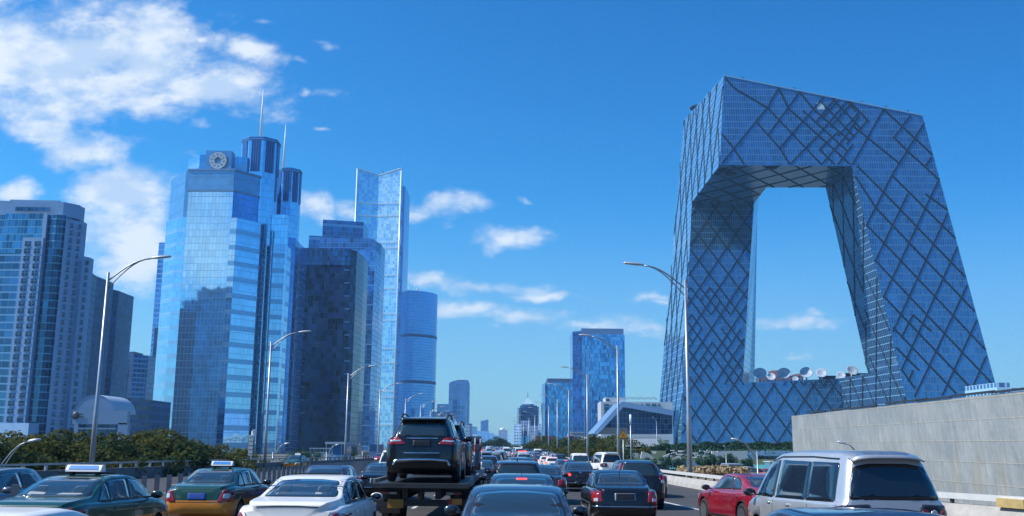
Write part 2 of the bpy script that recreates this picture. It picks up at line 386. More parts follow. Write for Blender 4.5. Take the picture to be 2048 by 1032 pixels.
_,fpv,zv=wing(A,'curved_bay',[(95.3,431,YA+2.5),(103,433,YA+1.2),(114,434,YA+.8),(125,436,YA+1.4),(132,438,YA+2.6)],YA,5,F_bay)
_,fpc,zc=wing(A,'window_wall',[(132.3,438),(166,443)],YA+1,4,F_wall)
_,fpd,zd=wing(A,'window_step',[(166.3,512),(179.5,515)],YA+1.4,4,F_wall)
b=MB(); b.box((0,0,0),(2.35,.16,1.75)); b.box((0,-.1,-.98),(2.5,.3,.12))
M_win=facade('window_glass',(.03,.07,.14),(.3,.38,.45),2.4,1.8,.05,.06,rnd=.5,metal=.3)
w0=b.build('window',M_win,A); wins=[]
def wincol(fp,cols,ztop,n,yoff,skip=0):
    (xa,ya),(xb,yb)=fp[0],fp[1]
    for c in cols:
        for i in range(skip,n): wins.append((xa+(xb-xa)*c-A.location.x,ya+(yb-ya)*c+yoff-A.location.y,ztop-2.4-i*3.04-A.location.z))
wincol(fpc,(.28,.76),zc,29,-.06); wincol(fpb,(.27,.75),zb,27,-.06); wincol(fpd,(.5,),zd,25,-.06)
for i,p in enumerate(wins[:100]):
    o=w0 if i==0 else w0.copy()
    if i: COL.objects.link(o); o.parent=A
    o.location=p
b=MB()
for p in wins[100:]: b.box((p[0],p[1],p[2]),(2.35,.16,1.75)); b.box((p[0],p[1]-.1,p[2]-.98),(2.5,.3,.12))
tag(b.build('windows',M_win,A),kind='stuff')
wing(A,'podium',[(-60,846),(58,846)],YA-4,8,F_wall); wing(A,'dark_podium',[(58,843),(146,846)],YA-3,8,F_bay)
# ---- dark apartment slabs behind it
F_dk=facade('dark_slab',(.03,.07,.15),(.04,.08,.17),1.7,3.0,.22,.3,rnd=.6,metal=.35,rough=.3)
B=bld('apartment_tower','dark blue stepped apartment slab standing just behind the white one','building',at_y(200,880,450)[0],450)
wing(B,'front_slab',[(166,545,445),(179,547,442),(193,560,455)],440,20,F_dk)
wing(B,'rear_slab',[(192,575,470),(200,574,468),(237,586,480)],440,20,F_dk)
C_=bld('apartment_tower','lower blue and white apartment block with rounded balconies left of the glass complex','building',at_y(260,880,620)[0],620)
F_ap=facade('balcony_slab',(.06,.16,.3),(.35,.47,.6),2.6,3.0,.12,.28,rnd=.5,metal=.3)
wing(C_,'rounded_wing',[(222,716,630),(228,713,622),(240,713,622),(247,716,630)],0,14,F_ap)
wing(C_,'tall_wing',[(247,704),(268,703)],626,16,F_dk); wing(C_,'end_wing',[(268,709),(297,711)],620,16,F_ap)
S_=bld('office_tower','slim dark blue tower edge peeking out left of the tall glass complex','building',at_y(305,880,700)[0],700)
wing(S_,'shaft',[(318,485),(345,485)],700,26,facade('slim_glass',(.14,.33,.62),(.3,.5,.75),3,3.6,.06,.3,metal=.6),grow=(-2,0))
wing(S_,'lower_shaft',[(309.5,655),(330,655)],698,30,F_dk)
# ---- arched hall
Hh=bld('arched_hall','pale hall with a big round arched roof above the trees at left','building',at_y(195,860,300)[0],300)
M_cream=mat('cream_panel',(.42,.50,.60),.5,noise=.1)
M_hall=mat('hall_metal',(.18,.27,.42),.35,metal=.3,noise=.1)
xa=at_y(146,830,300)[0]; xb=at_y(226,830,300)[0]; zt=at_y(190,789,300)[2]; zm=at_y(190,826,300)[2]
arc=[((xa+xb)/2+(xb-xa)/2*math.cos(math.pi-k*math.pi/20),zm+(zt-zm)*math.sin(k*math.pi/20)) for k in range(21)]
b=MB(); b.grid([[(x,300,z) for x,z in arc],[(x,318,z) for x,z in arc]]); b.face([(x,300.2,z) for x,z in arc],mi=1); under(b.build('arched_roof',[M_cream,M_hall]),Hh)
b=MB()
for (x0,x1,y0,y1) in ((144,256,822,848),(144,157,848,900),(232,256,846,900),(156,232,856,858)):
    a=at_y(x0,y1,297);c=at_y(x1,y0,297); b.box(((a[0]+c[0])/2,298,(a[2]+c[2])/2),(c[0]-a[0],2,c[2]-a[2]))
under(b.build('portal_frame',M_hall),Hh)
b=MB(); a=at_y(156,900,299);c=at_y(234,846,299); b.box(((a[0]+c[0])/2,300.5,(a[2]+c[2])/2),(c[0]-a[0],2,c[2]-a[2])); under(b.build('entrance_glass',F_bay),Hh)
b=MB(); c=at_y(151,831,296.9); b.lathe([(1.1,0),(1.1,-.25),(.3,-.26)],c=c,axis='Y',n=20); under(b.build('round_sign',M_dsteel),Hh)
b=MB(); 
for k,dz in ((0,.4),(1,-.4)): c=at_y(160,831,296.8); b.box((c[0]+k*.2,296.7,c[2]+dz),(1.8,.1,.3))
under(b.build('sign_lettering',M_dsteel),Hh)
LB=bld('office_building','low dark glazed office block with lit strips between the arched hall and the glass complex','building',at_y(250,880,420)[0],420)
wing(LB,'block',[(196,797),(262,796),(303,800)],420,25,facade('low_dark',(.03,.08,.16),(.07,.15,.27),2.4,3.6,.12,.35,rnd=.7,metal=.4,rough=.2))
# ---- the tall glass complex with two turrets
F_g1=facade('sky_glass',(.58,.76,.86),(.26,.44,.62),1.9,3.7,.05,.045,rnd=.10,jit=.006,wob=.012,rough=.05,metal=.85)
F_g2=facade('sky_glass_banded',(.56,.74,.86),(.26,.44,.62),1.9,3.7,.05,.045,sp=.0,rnd=.1,jit=.006,wob=.012,rough=.05,metal=.85,band=8.6,bandc=(.36,.52,.66),bandw=2.6)
F_g3=facade('grey_blue_panel',(.26,.44,.60),(.14,.27,.42),2.8,3.4,.04,.05,rnd=.12,metal=.5,rough=.25,band=8.,bandw=.4)
F_g4=facade('shaded_glass',(.20,.36,.62),(.12,.22,.42),1.9,3.7,.05,.05,rnd=.14,metal=.75,jit=.008,wob=.012)  # darker copy of the sky glass, shade of right-hand faces put into its colour
F_g5=facade('pale_spandrel_glass',(.48,.66,.80),(.28,.44,.6),1.9,3.7,.05,.05,rnd=.12,metal=.8,jit=.008,band=7.6,bandc=(.42,.58,.72),bandw=2.6)
M_lv=facade('louvre_slots',(.03,.09,.22),(.10,.24,.5),1.3,60,.22,.0,rnd=.1,metal=.4,rough=.3)
G=bld('office_tower','tall pale blue glass tower complex with two round turrets, spires and a ring emblem','building',at_y(440,880,520)[0],520)
wing(G,'left_wing',[(333,443),(355,436),(376,434)],524,30,F_g5)
wing(G,'left_shoulder',[(343,359,540),(372,351,522),(385,351,522)],524,30,F_g3)
fpU,zU=corners([(378,341),(469,341),(520,355)],511.5); zm_=float(at_y(425,381,511.5)[2])
ux=fpU+[(fpU[2][0],fpU[2][1]+38),(fpU[0][0],fpU[2][1]+38)]
b=MB(); b.prism([(fpU[0][0]+.4,fpU[0][1]+.4),(fpU[1][0],fpU[1][1]+.4),(fpU[2][0]-.5,fpU[2][1]+.3)]+[(fpU[2][0]-.5,fpU[2][1]+36),(fpU[0][0]+.4,fpU[2][1]+36)],GROUND,zm_-.02,tmi=1); under(b.build('main_tower',[F_g1,M_roof]),G)
b=MB(); b.prism(ux,zm_,zU,tmi=1,bottom=True); under(b.build('upper_block',[F_g3,M_roof]),G)
b=MB(); cx_g=sum(p[0] for p in ux)/5; cy_g=sum(p[1] for p in ux)/5; b.prism([(p[0]+(.5 if p[0]>cx_g else -.5),p[1]+(.5 if p[1]>cy_g else -.5)) for p in ux],zU-.1,zU+.9,bottom=True); b.prism([(p[0]+(.3 if p[0]>cx_g else -.3),p[1]+(.3 if p[1]>cy_g else -.3)) for p in ux],zm_-.5,zm_+.5,bottom=True); under(b.build('ledge',mat('ledge_blue',(.16,.3,.5),.4)),G)
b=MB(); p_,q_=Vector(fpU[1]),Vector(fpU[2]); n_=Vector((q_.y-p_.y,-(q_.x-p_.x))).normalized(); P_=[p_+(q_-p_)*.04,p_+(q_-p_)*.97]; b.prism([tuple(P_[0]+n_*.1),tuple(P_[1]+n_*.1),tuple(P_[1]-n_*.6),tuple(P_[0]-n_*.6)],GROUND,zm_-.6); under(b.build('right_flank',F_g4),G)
wing(G,'dark_strip',[(411,381,513.4),(425,381,513.4)],513.4,4,facade('strip_glass',(.27,.45,.72),(.2,.33,.55),1.9,3.7,.05,.05,rnd=.1,metal=.8),z0=at_y(418,506,513.4)[2])
b=MB()
for i in range(16):
    py=520+i*24; c=at_y(420-(py-380)*.075-2,py,513.2); b.box((c[0],513.6,c[2]),(7.5,.8,1.6))
under(b.build('vent_slots',F_g3),G)
o,fpr,zr_=wing(G,'right_step',[(461,435),(474,435),(529,447)],507,5,F_g2)
wing(G,'step_end',[(529.4,447,519),(532,450,520)],0,3,F_bay)
wing(G,'crown_block',[(378,319),(400,309),(495,315) ,(519,325)],528,20,F_g5,z0=zm_)
o,fps,zs_=wing(G,'sign_panel',[(412.5,301),(464,302)],514.5,6,F_g3,z0=at_y(440,341,514.5)[2])
def turret(pc,py,Yc,Rpx,z0,name):
    c=at_y(pc,py,Yc); R=Rpx/FPX*Yc*1.03; z=c[2]
    fp=[(c[0]+R*math.cos(k*math.pi/4+math.pi/8),Yc+R*math.sin(k*math.pi/4+math.pi/8)) for k in range(8)]
    b=MB(); b.prism(fp,z0,z,tmi=1); t=under(b.build(name,[F_g1,M_roof]),G)
    for k in range(8):
        p,q=fp[k],fp[(k+1)%8]; mx,my=(p[0]+q[0])/2,(p[1]+q[1])/2; a=math.atan2(my-Yc,mx-c[0])
        if math.sin(a)>.2: continue
        l=math.hypot(q[0]-p[0],q[1]-p[1])
        b=MB(); b.box((mx+.12*math.cos(a),my+.12*math.sin(a),z-11.5),(.5,l*.62,18),rz=a); under(b.build('louvre_bay',M_lv),G)
    b=MB()
    for dz in (-.8,-2.):
        fp2=[(c[0]+(R+.35)*math.cos(k*math.pi/4+math.pi/8),Yc+(R+.35)*math.sin(k*math.pi/4+math.pi/8)) for k in range(8)]; b.prism(fp2,z+dz-.3,z+dz+.3,bottom=True)
    under(b.build('crown_band',mat('dark_blue_band',(.05,.12,.28),.5)),G); return c,z,R
c1,z1,R1=turret(523,283,535,38,GROUND,'turret')
c2,z2,R2=turret(580,341,560,24,GROUND,'turret')
M_white=mat('white_mast',(.8,.82,.85),.4)
for (bx,by,tx,ty,Yc) in ((521,272,530,180,535),(567,333,574,250,560)):
    p=at_y(bx,by,Yc);q=at_y(tx,ty,Yc); b=MB(); h=q[2]-p[2]
    b.tube([(p[0],Yc,p[2]-3),(p[0],Yc,p[2]+h*.5),(p[0],Yc,q[2])],[.75,.5,.15],8); s_=under(b.build('spire',M_white),G)
wing(G,'rear_body',[(553,366,548),(575,352,552),(601,350,562)],0,22,F_g1) if False else None
wing(G,'low_right_wing',[(547,488,528),(571,492,530),(577,495,536)],0,24,F_g2)
wing(G,'rear_right_wing',[(540,470,540),(592,475,548),(598,480,560)],0,24,F_g4)
b=MB(); c=at_y(561,430,531); b.box((c[0],531.5,(c[2]+GROUND)/2),(9,3,c[2]-GROUND)); under(b.build('link_body',F_g1),G)
# ring emblem: white triangulated panels round a star opening
ec=at_y(436,321,512.6); b=MB(); ERI,ERO=2.2,4.9
pts=[]
for k in range(10):
    t=math.pi/2+k*math.pi/5; ri=ERI if k%2==0 else ERI*.72
    pts.append(((ec[0]+ri*math.cos(t),ec[2]+ri*math.sin(t)),(ec[0]+3.4*math.cos(t+.15),ec[2]+3.4*math.sin(t+.15)),(ec[0]+ERO*math.cos(t),ec[2]+ERO*math.sin(t)),(ec[0]+ERO*math.cos(t+math.pi/10),ec[2]+ERO*math.sin(t+math.pi/10))))
y_=512.3; tri=[]
for k in range(10):
    i,m_,o_,o2=pts[k]; i2,m2,on,_=pts[(k+1)%10]
    tri+= [(i,i2,m_),(i,m_,o_),(m_,o2,o_),(m_,i2,m2),(m_,m2,on),(m_,on,o2)]
bs=MB()
for t in tri:
    cx=sum(p[0] for p in t)/3; cz=sum(p[1] for p in t)/3
    q=[(cx+(p[0]-cx)*.84,y_,cz+(p[1]-cz)*.84) for p in t]; q2=[(p[0],y_+.25,p[2]) for p in q]
    b.face(q); b.face(q2[::-1])
    for a_ in range(3): b.face([q[a_],q2[a_],q2[(a_+1)%3],q[(a_+1)%3]])
    for a_ in range(3): p,r_=t[a_],t[(a_+1)%3]; bs.bar((p[0],y_+.3,p[1]),(r_[0],y_+.3,r_[1]),.16,.16,up=(0,1,0))
em=under(b.build('ring_emblem',mat('emblem_white',(.62,.7,.78),.4)),G); under(bs.build('emblem_frame',M_dsteel),G)
# ---- dark tower
F_h=facade('black_glass',(.010,.035,.085),(.004,.010,.028),1.7,3.8,.12,.06,rnd=.8,metal=.5,rough=.12,jit=.02,blk=2)
F_h2=facade('black_glass_lattice',(.08,.2,.36),(.012,.035,.08),1.7,3.8,.14,.12,rnd=.5,metal=.5,rough=.12,jit=.03)
Hd=bld('office_tower','near-black glass tower with rounded corners and an open lattice crown','building',at_y(650,880,640)[0],640)
zl=at_y(650,530,640)[2]
wing(Hd,'shaft',[(598,500,644),(603,496,641),(614,494,640),(690,495,640),(703,497,641),(714,503,646),(728,528,668)],0,20,F_h)
wing(Hd,'lattice_crown',[(605,496,640.2),(614,494,639.4),(690,495,639.4),(702,497,640.2)],0,4,F_h2,z0=zl)
b=MB()
for i in range(24):
    p=at_y(604+(i//12)*90,540+(i%12)*26,639.5); b.box((p[0],639.6,p[2]),(3.4,.8,.5))
under(b.build('corner_bands',F_g3),Hd)
Hn=bld('apartment_building','narrow white framed slab edge squeezed beside the dark glass tower','building',at_y(575,880,630)[0],630)
wing(Hn,'slab',[(586,690),(592.5,690)],628,20,facade('white_frame_slots',(.02,.05,.1),(.6,.66,.7),3.,3.7,.3,.3,metal=.2,rnd=.2))
wing(Hn,'top_frame',[(583,650),(589,650)],632,14,facade('open_frame',(.03,.08,.15),(.5,.6,.7),1.6,1.9,.2,.2,metal=.1))
# ---- stepped blue tower behind
F_i=facade('mid_blue_glass',(.12,.28,.52),(.1,.22,.4),2.0,3.9,.07,.1,rnd=.5,metal=.6,band=15.6,bandc=(.3,.48,.7),bandw=1.,jit=.03,blk=2)
F_i2=facade('dark_blue_panel',(.10,.22,.42),(.14,.28,.5),3.,3.9,.05,.08,rnd=.4,metal=.4,band=11.7,bandc=(.25,.42,.62),bandw=2.2)
I=bld('office_tower','stepped mid blue office tower directly behind the near-black one','building',at_y(690,880,760)[0],760)
wing(I,'top_block',[(646,439),(727,444)],770,30,F_i2)
wing(I,'shoulder',[(618,471),(643,472)],768,30,F_i2)
wing(I,'east_block',[(640,476,762),(744,480,762),(763,492,786)],0,24,F_i2)
wing(I,'glass_front',[(640,499,758),(750,500,758),(762,510,782)],0,20,F_i)
# ---- tall pale tower with a notched crown
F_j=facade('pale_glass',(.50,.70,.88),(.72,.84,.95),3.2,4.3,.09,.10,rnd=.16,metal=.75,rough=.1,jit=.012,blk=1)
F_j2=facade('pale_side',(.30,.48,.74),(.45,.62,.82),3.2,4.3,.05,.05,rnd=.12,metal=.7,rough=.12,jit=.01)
YJ=1180
J=bld('office_tower','tallest pale glass tower in the row, its crown notched like a swallowtail','building',at_y(765,880,YJ)[0],YJ)
pa=at_y(715,337.5,YJ);pb=at_y(758.5,352,YJ+6);pc=at_y(803,337.4,YJ);pd=at_y(808,368,YJ+60)
fp=[(pa[0],YJ),(pb[0],YJ+4),(pc[0],YJ),(pd[0],YJ+50),(pa[0],YJ+50)]
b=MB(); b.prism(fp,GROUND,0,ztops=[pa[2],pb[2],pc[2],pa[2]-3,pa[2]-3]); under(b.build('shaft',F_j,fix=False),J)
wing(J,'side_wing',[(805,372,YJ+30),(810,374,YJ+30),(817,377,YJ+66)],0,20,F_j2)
b=MB(); M_jb=mat('pale_band',(.62,.76,.88),.35,metal=.3)
for py in (406,431,484,495,549.7,576.4,627,640,697,725,782,794,849):
    z=at_y(760,py,YJ)[2]; f2=[(fp[0][0]-.8,fp[0][1]-.8),(fp[1][0],fp[1][1]-.8),(fp[2][0]+.8,fp[2][1]-.8),(fp[3][0]+.8,fp[3][1]),(fp[4][0]-.8,fp[4][1])]
    b.prism(f2,z-.9,z+.9,bottom=True)
under(b.build('belt_courses',M_jb),J)
b=MB(); 
for q in (fp[0],fp[2]): b.tube([(q[0],q[1]-.3,GROUND),(q[0],q[1]-.3,pa[2])],1.0,8)
under(b.build('corner_fins',M_jb),J)
b=MB()
for (p,q) in ((fp[0]+(pa[2],),fp[1]+(pb[2],)),(fp[1]+(pb[2],),fp[2]+(pc[2],))): b.bar((p[0],p[1]-.6,p[2]+.4),(q[0],q[1]-.6,q[2]+.4),2,1.4)
under(b.build('crown_coping',M_jb),J)
b=MB(); p=at_y(768,347,YJ+10); b.tube([(p[0],YJ+10,p[2]-6),(p[0]+2,YJ+10,p[2]),(p[0]-3,YJ+10,p[2]+3)],.5,6); under(b.build('roof_crane',M_dsteel),J)
# ---- curved tower
YK=1350
K=bld('office_tower','drum-shaped blue glass tower with dishes and antennas on its roof','building',at_y(830,880,YK)[0],YK)
F_k=facade('drum_glass',(.20,.42,.68),(.14,.30,.52),1.6,3.8,.05,.16,rnd=.12,metal=.75,rough=.1,jit=.006)
ck=at_y(816,583,YK+30); RK=at_y(877,700,YK+30)[0]-at_y(816,700,YK+30)[0]-.5
def drum(rr,z0,z1,m,nm):
    b=MB(); n=40; fpK=[(ck[0]+rr*math.cos(2*math.pi*i/n),YK+30+rr*math.sin(2*math.pi*i/n)) for i in range(n)]; b.prism(fpK,z0,z1,tmi=1); return under(b.build(nm,[m,M_roof]),K)
zk=at_y(866,588,YK+20)[2]
drum(RK,GROUND,zk,F_k,'drum')
for py in (672,764):
    z=at_y(840,py,YK)[2]; b=MB(); n=40; fpK=[(ck[0]+(RK+.5)*math.cos(2*math.pi*i/n),YK+30+(RK+.5)*math.sin(2*math.pi*i/n)) for i in range(n)]; b.prism(fpK,z-1.8,z+1.8,bottom=True); under(b.build('dark_band',mat('navy_band',(.03,.08,.2),.5)),K)  # plain navy belts round the drum
for dx in (-8,3,12):
    b=MB(); b.tube([(ck[0]+dx,YK+6,zk),(ck[0]+dx,YK+6,zk+(12 if dx!=3 else 8))],.3,5); under(b.build('antenna',M_white),K)
b=MB(); b.lathe([(.1,0),(1.6,.5),(2.6,1.8)],c=(ck[0]+16,YK+8,zk+3),n=14); b.tube([(ck[0]+16,YK+8,zk),(ck[0]+16,YK+8,zk+3)],.5,6); under(b.build('dish',M_white),K)
# ---- right-hand pair
F_l=facade('deep_blue_glass',(.10,.30,.56),(.05,.14,.32),1.5,3.9,.10,.05,rnd=.35,metal=.8,rough=.06,jit=.02,wob=.02,blk=1)
F_lt=mat('blue_grey_cap',(.16,.28,.48),.4,metal=.3)
L1=bld('office_tower','deep blue ribbed glass tower with a flat grey-blue cap, left of the looped building','building',at_y(1200,880,900)[0],900)
wing(L1,'side_wing',[(1145,663),(1163,662)],905,40,F_l)
_,fpl,zL=wing(L1,'shaft',[(1163.5,669),(1249,669)],900,45,F_l)
b=MB(); x0,x1=fpl[0][0],fpl[1][0]; zc_=at_y(1200,657,900)[2]; b.prism([(x0-.3,900.2),(x1-.5,900.2),(x1-.5,943),(x0-.3,943)],zL+.02,zc_); under(b.build('roof_cap',F_lt),L1)
b=MB()
for i in range(1,19):
    x=x0+(x1-x0)*i/19; b.box((x,899.6,(GROUND+zL-14)/2),(.45,.8,zL-14-GROUND))
under(b.build('fins',mat('pale_fin',(.3,.5,.75),.3,metal=.5)),L1)
L2=bld('office_tower','shorter deep blue glass tower with a dark cap beside the ribbed one','building',at_y(1115,880,960)[0],960)
wing(L2,'side_wing',[(1085,768),(1090,766)],965,40,F_l)
_,fpl2,zL2=wing(L2,'shaft',[(1090.5,765),(1145,765)],960,45,F_l)
b=MB(); x0b,x1b=fpl2[0][0]+2,fpl2[1][0]-1; b.prism([(x0b,960.4),(x1b,960.4),(x1b,1000),(x0b,1000)],zL2+.02,at_y(1115,757,960)[2]); under(b.build('roof_cap',mat('navy_cap',(.07,.13,.25),.5)),L2)
b=MB()
for i in range(1,12):
    x=fpl2[0][0]+(fpl2[1][0]-fpl2[0][0])*i/12; b.box((x,959.6,(GROUND+zL2)/2),(.4,.8,zL2-GROUND-4))
under(b.build('fins',MATS['pale_fin']),L2)
# ---- white low building behind the wedge pavilion
Mw=bld('office_building','long low white building with dark window slots behind the wedge-shaped pavilion','building',at_y(1260,880,640)[0],640)
M_wc=mat('white_cladding',(.52,.57,.62),.6,noise=.05)
a=at_y(1202,803,640);c=at_y(1345,803,640); b=MB(); b.prism([(a[0],640),(c[0],640),(c[0],665),(a[0],665)],GROUND,a[2]); under(b.build('main_block',M_wc),Mw)
a=at_y(1211,795,642);c=at_y(1250,795,642); b=MB(); b.prism([(a[0],642),(c[0],642),(c[0],660),(a[0],660)],at_y(1211,803,640)[2]+.02,a[2]); under(b.build('roof_block',M_wc),Mw)
for (x0_,x1_,y0_,y1_) in ((1208.5,1217.5,808,842),(1221,1223.5,810,826),(1212,1219,797.5,801.5),(1292,1295,807,812),(1297,1299.5,807,812),(1304.5,1307,807,813),(1309,1312,807,813),(1317,1319,807,813),(1283,1286,808,811),(1230,1233,809,812),(1274,1276,808,811)):
    p=at_y(x0_,y1_,639.9);q=at_y(x1_,y0_,639.9); yy=641.6 if y0_<800 else 639.7
    b=MB(); b.box(((p[0]+q[0])/2,yy+.1,(p[2]+q[2])/2),(q[0]-p[0],.6,q[2]-p[2])); under(b.build('window',F_bay),Mw)
b=MB(); p=at_y(1240,799,641)
for i in range(16): b.box((p[0]+4+i*1.3,641,p[2]+.6+(i%3)*.3),(.5,.5,1.4))
under(b.build('roof_plant',M_steel),Mw)
# ---- wedge pavilion
Wg=bld('pavilion','dark glass wedge pavilion under a thick folded grey-blue roof edge','building',at_y(1255,870,470)[0],470)
M_fold=mat('folded_roof',(.19,.33,.52),.4,metal=.2,noise=.05)
def pp(px,py,Y): q=at_y(px,py,Y); return (q[0],Y,q[2])
b=MB(); out=[pp(1186,868,470),pp(1243.5,803,470),pp(1345,820,470)]; inn=[pp(1196,868,470),pp(1247,814,470),pp(1345,831,470)]
for Yo,flip in ((0,0),(40,1)):
    for i in (0,1):
        q=[out[i],out[i+1],inn[i+1],inn[i]]; q=[(p[0],p[1]+Yo,p[2]) for p in q]; b.face(q if not flip else q[::-1])
for i in (0,1):
    b.face([out[i],(out[i][0],510,out[i][2]),(out[i+1][0],510,out[i+1][2]),out[i+1]]); b.face([inn[i+1],(inn[i+1][0],510,inn[i+1][2]),(inn[i][0],510,inn[i][2]),inn[i]])
under(b.build('folded_roof',M_fold),Wg)
b=MB(); gl=[pp(1196,868,473),pp(1247,814,473),pp(1345,831,473),pp(1345,868,473)]; b.face(gl); gb=[(p[0],505,p[2]) for p in gl]; b.face(gb[::-1]); [b.face([gl[i_],gb[i_],gb[(i_+1)%4],gl[(i_+1)%4]]) for i_ in range(4)]; under(b.build('glass_front',facade('pavilion_glass',(.025,.06,.12),(.07,.14,.24),1.8,2.6,.08,.08,rnd=.5,metal=.4)),Wg)
b=MB(); q=pp(1194,868,471.5); q2=pp(1257,855.5,471.5); b.box(((q[0]+q2[0])/2+.4,472,(q[2]+q2[2])/2),(q2[0]-q[0]-2,1.5,q2[2]-q[2])); under(b.build('plinth_wall',mat('grey_plinth',(.13,.13,.13),.8,noise=.2)),Wg)
b=MB(); q=pp(1180,870,455); q2=pp(1340,870,455); b.box(((q[0]+q2[0])/2,480,q[2]-1.2),(q2[0]-q[0],60,1.6)); b.box(((q[0]+q2[0])/2,480,(GROUND+q[2]-2)/2),(q2[0]-q[0]-2,56,q[2]-2-GROUND),mi=0); under(b.build('terrace',M_wc),Wg)
# ---- far skyline
def simple(name,label,x0,x1,ytop,Y,m,depth=30,cat='building',group=None,pxb=880):
    r=bld(name,label,cat,at_y((x0+x1)/2,pxb,Y)[0],Y,group); wing(r,'block',[(x0,ytop),(x1,ytop)],Y,depth,m); return r
F_far=facade('far_blue',(.14,.30,.52),(.24,.40,.60),3,4,.15,.25,rnd=.3,metal=.5,rough=.3)
F_fw=facade('far_white',(.12,.24,.4),(.55,.64,.72),3.2,3.4,.3,.45,rnd=.3,metal=.2,rough=.4)
F_fd=facade('far_dark',(.05,.12,.24),(.12,.2,.33),3,3.6,.2,.35,rnd=.4,metal=.4,rough=.3)
F_fp=facade('far_pink',(.09,.15,.26),(.30,.31,.40),3,3.6,.35,.4,rnd=.3,metal=.3,rough=.4)
r=bld('office_tower','far blue tower with a gently curved top right of the drum-shaped tower','building',at_y(918,880,1700)[0],1700)
b=MB(); tp=[pp(898,766,1700),pp(906,762,1700),pp(917,760,1700),pp(936,760,1700),pp(938,766,1702)]
fp_=[(p[0],p[1]) for p in tp]+[(tp[-1][0],1745),(tp[0][0],1745)]; b.prism(fp_,GROUND,0,ztops=[p[2] for p in tp]+[tp[-1][2],tp[0][2]]); under(b.build('block',F_far),r)
r=bld('office_tower','round white-ribbed tower standing in front of the far curved-top blue tower','building',at_y(920,880,1400)[0],1400)
cx_=at_y(918.5,800,1410)[0]; rr_=at_y(934,800,1410)[0]-cx_; zt_=at_y(918,799,1400)[2]
b=MB(); n=24; b.prism([(cx_+rr_*math.cos(2*math.pi*i/n),1410+rr_*math.sin(2*math.pi*i/n)) for i in range(n)],GROUND,zt_); under(b.build('ribbed_drum',facade('white_ribs',(.25,.42,.62),(.8,.86,.92),5.,7.,.32,.25,rnd=.3,metal=.4)),r)
b=MB(); b.lathe([(.1,3),(1.6,2),(2,0),(1.6,-2),(.1,-3)],c=(cx_,1400,zt_+2),n=12); under(b.build('roof_ball',M_white),r)
far=[('office_building','pale cylinder-fronted building with vertical fins just right of the drum tower',874,899,808,1250,facade('pale_fins',(.3,.45,.62),(.62,.72,.82),6,40,.4,.02,metal=.3)),
('office_building','low dark glazed block with pale floor lines below the finned pale building',868,909,824,900,F_fd),
('office_building','narrow white-edged slab right of the low dark glazed block',909,914,840,880,F_fw),
('apartment_building','dark block with a penthouse, right of the white-edged slab, left of the road',912,928,843,1000,F_fp),
('apartment_building','slab with a pale curved roof next to the dark penthouse block',926,940,850,1100,F_fp),
('apartment_building','thin far slab with a small roof mast at the left of the road',934,943,847,1300,F_fd),
('office_building','grey-blue far block third from the road gap on the left',941,953,853,1500,F_far),
('apartment_building','small white-banded block low by the road on the left',942,955,869,1200,F_fw),
('office_building','wide hazy blue block below the slim far tower',952,977,862,1900,F_far),
('office_building','faint far block just right of the slim far tower',976,988,866,2400,F_far),
('office_building','faintest low block nearest the gap where the road ends',988,996,870,2700,F_far),
('office_building','faint low white block right of the domed far block',1014,1023,868,2300,F_fw),
('apartment_building','white block with dark ribbon windows left of the pyramid-roofed tower',1027,1043,848,1150,F_fw),
('apartment_building','beige block with small square windows in front of the pyramid-roofed tower',1042,1061,841,1180,F_fp),
('office_building','pale block with dotted windows right of the beige one',1055,1075,851,1120,F_fp),
('apartment_building','slim white-banded block between the pyramid-roofed tower and the deep blue pair',1077,1085,847,1200,F_fw)]
for (n_,l_,a_,b_,t_,Y_,m_) in far: simple(n_,l_,a_,b_,t_,Y_,m_)
r=bld('office_tower','slim far blue tower with a slanted roof left of where the road ends','building',at_y(968,880,2200)[0],2200)
b=MB(); tp=[pp(961.5,842,2200),pp(976.5,839,2200)]; b.prism([(tp[0][0],2200),(tp[1][0],2200),(tp[1][0],2225),(tp[0][0],2225)],GROUND,0,ztops=[tp[0][2],tp[1][2],tp[1][2],tp[0][2]]); under(b.build('block',F_far),r)
r=bld('office_building','small far block with a white dome right above the end of the road','building',at_y(1005,880,2000)[0],2000)
wing(r,'block',[(997,860),(1015,860)],2000,30,F_fp)
q=pp(1004.5,860,2015); b=MB(); b.lathe([(5.5,0),(5,2),(3.5,3.8),(1.5,4.6),(.05,4.9)],c=q,n=16); under(b.build('dome',M_white),r)
r=bld('office_tower','stone and glass tower with a pale pyramid roof, centre right','building',at_y(1056,880,1300)[0],1300)
wing(r,'left_wing',[(1035,816),(1042,815)],1306,30,F_fp); wing(r,'body',[(1040,811),(1074,811)],1300,34,F_fd); wing(r,'right_wing',[(1070,813.5),(1077.5,813.5)],1298,30,F_far)
wing(r,'upper_storey',[(1044,808),(1068,808)],1303,20,F_far,z0=at_y(1056,811,1300)[2]+.02)
a,c=pp(1044,808,1304),pp(1067.5,808,1304); ap=pp(1055.5,795.5,1313); b=MB(); bq=[(a[0],1304,a[2]+.1),(c[0],1304,a[2]+.1),(c[0],1322,a[2]+.1),(a[0],1322,a[2]+.1)]
for i in range(4): b.face([bq[i],bq[(i+1)%4],ap])
under(b.build('pyramid_roof',mat('pyramid_glass',(.5,.68,.74),.3,metal=.2)),r)
b=MB(); b.tube([ap,(ap[0],ap[1],ap[2]+8)],.35,5); under(b.build('mast',M_dsteel),r)
simple('apartment_building','white apartment block top peeking over the right end of the metal hoarding',1993,2019,765,420,F_fw)
simple('apartment_building','low white strip of a building at the far right above the metal hoarding',2019,2048,776,440,F_fw)
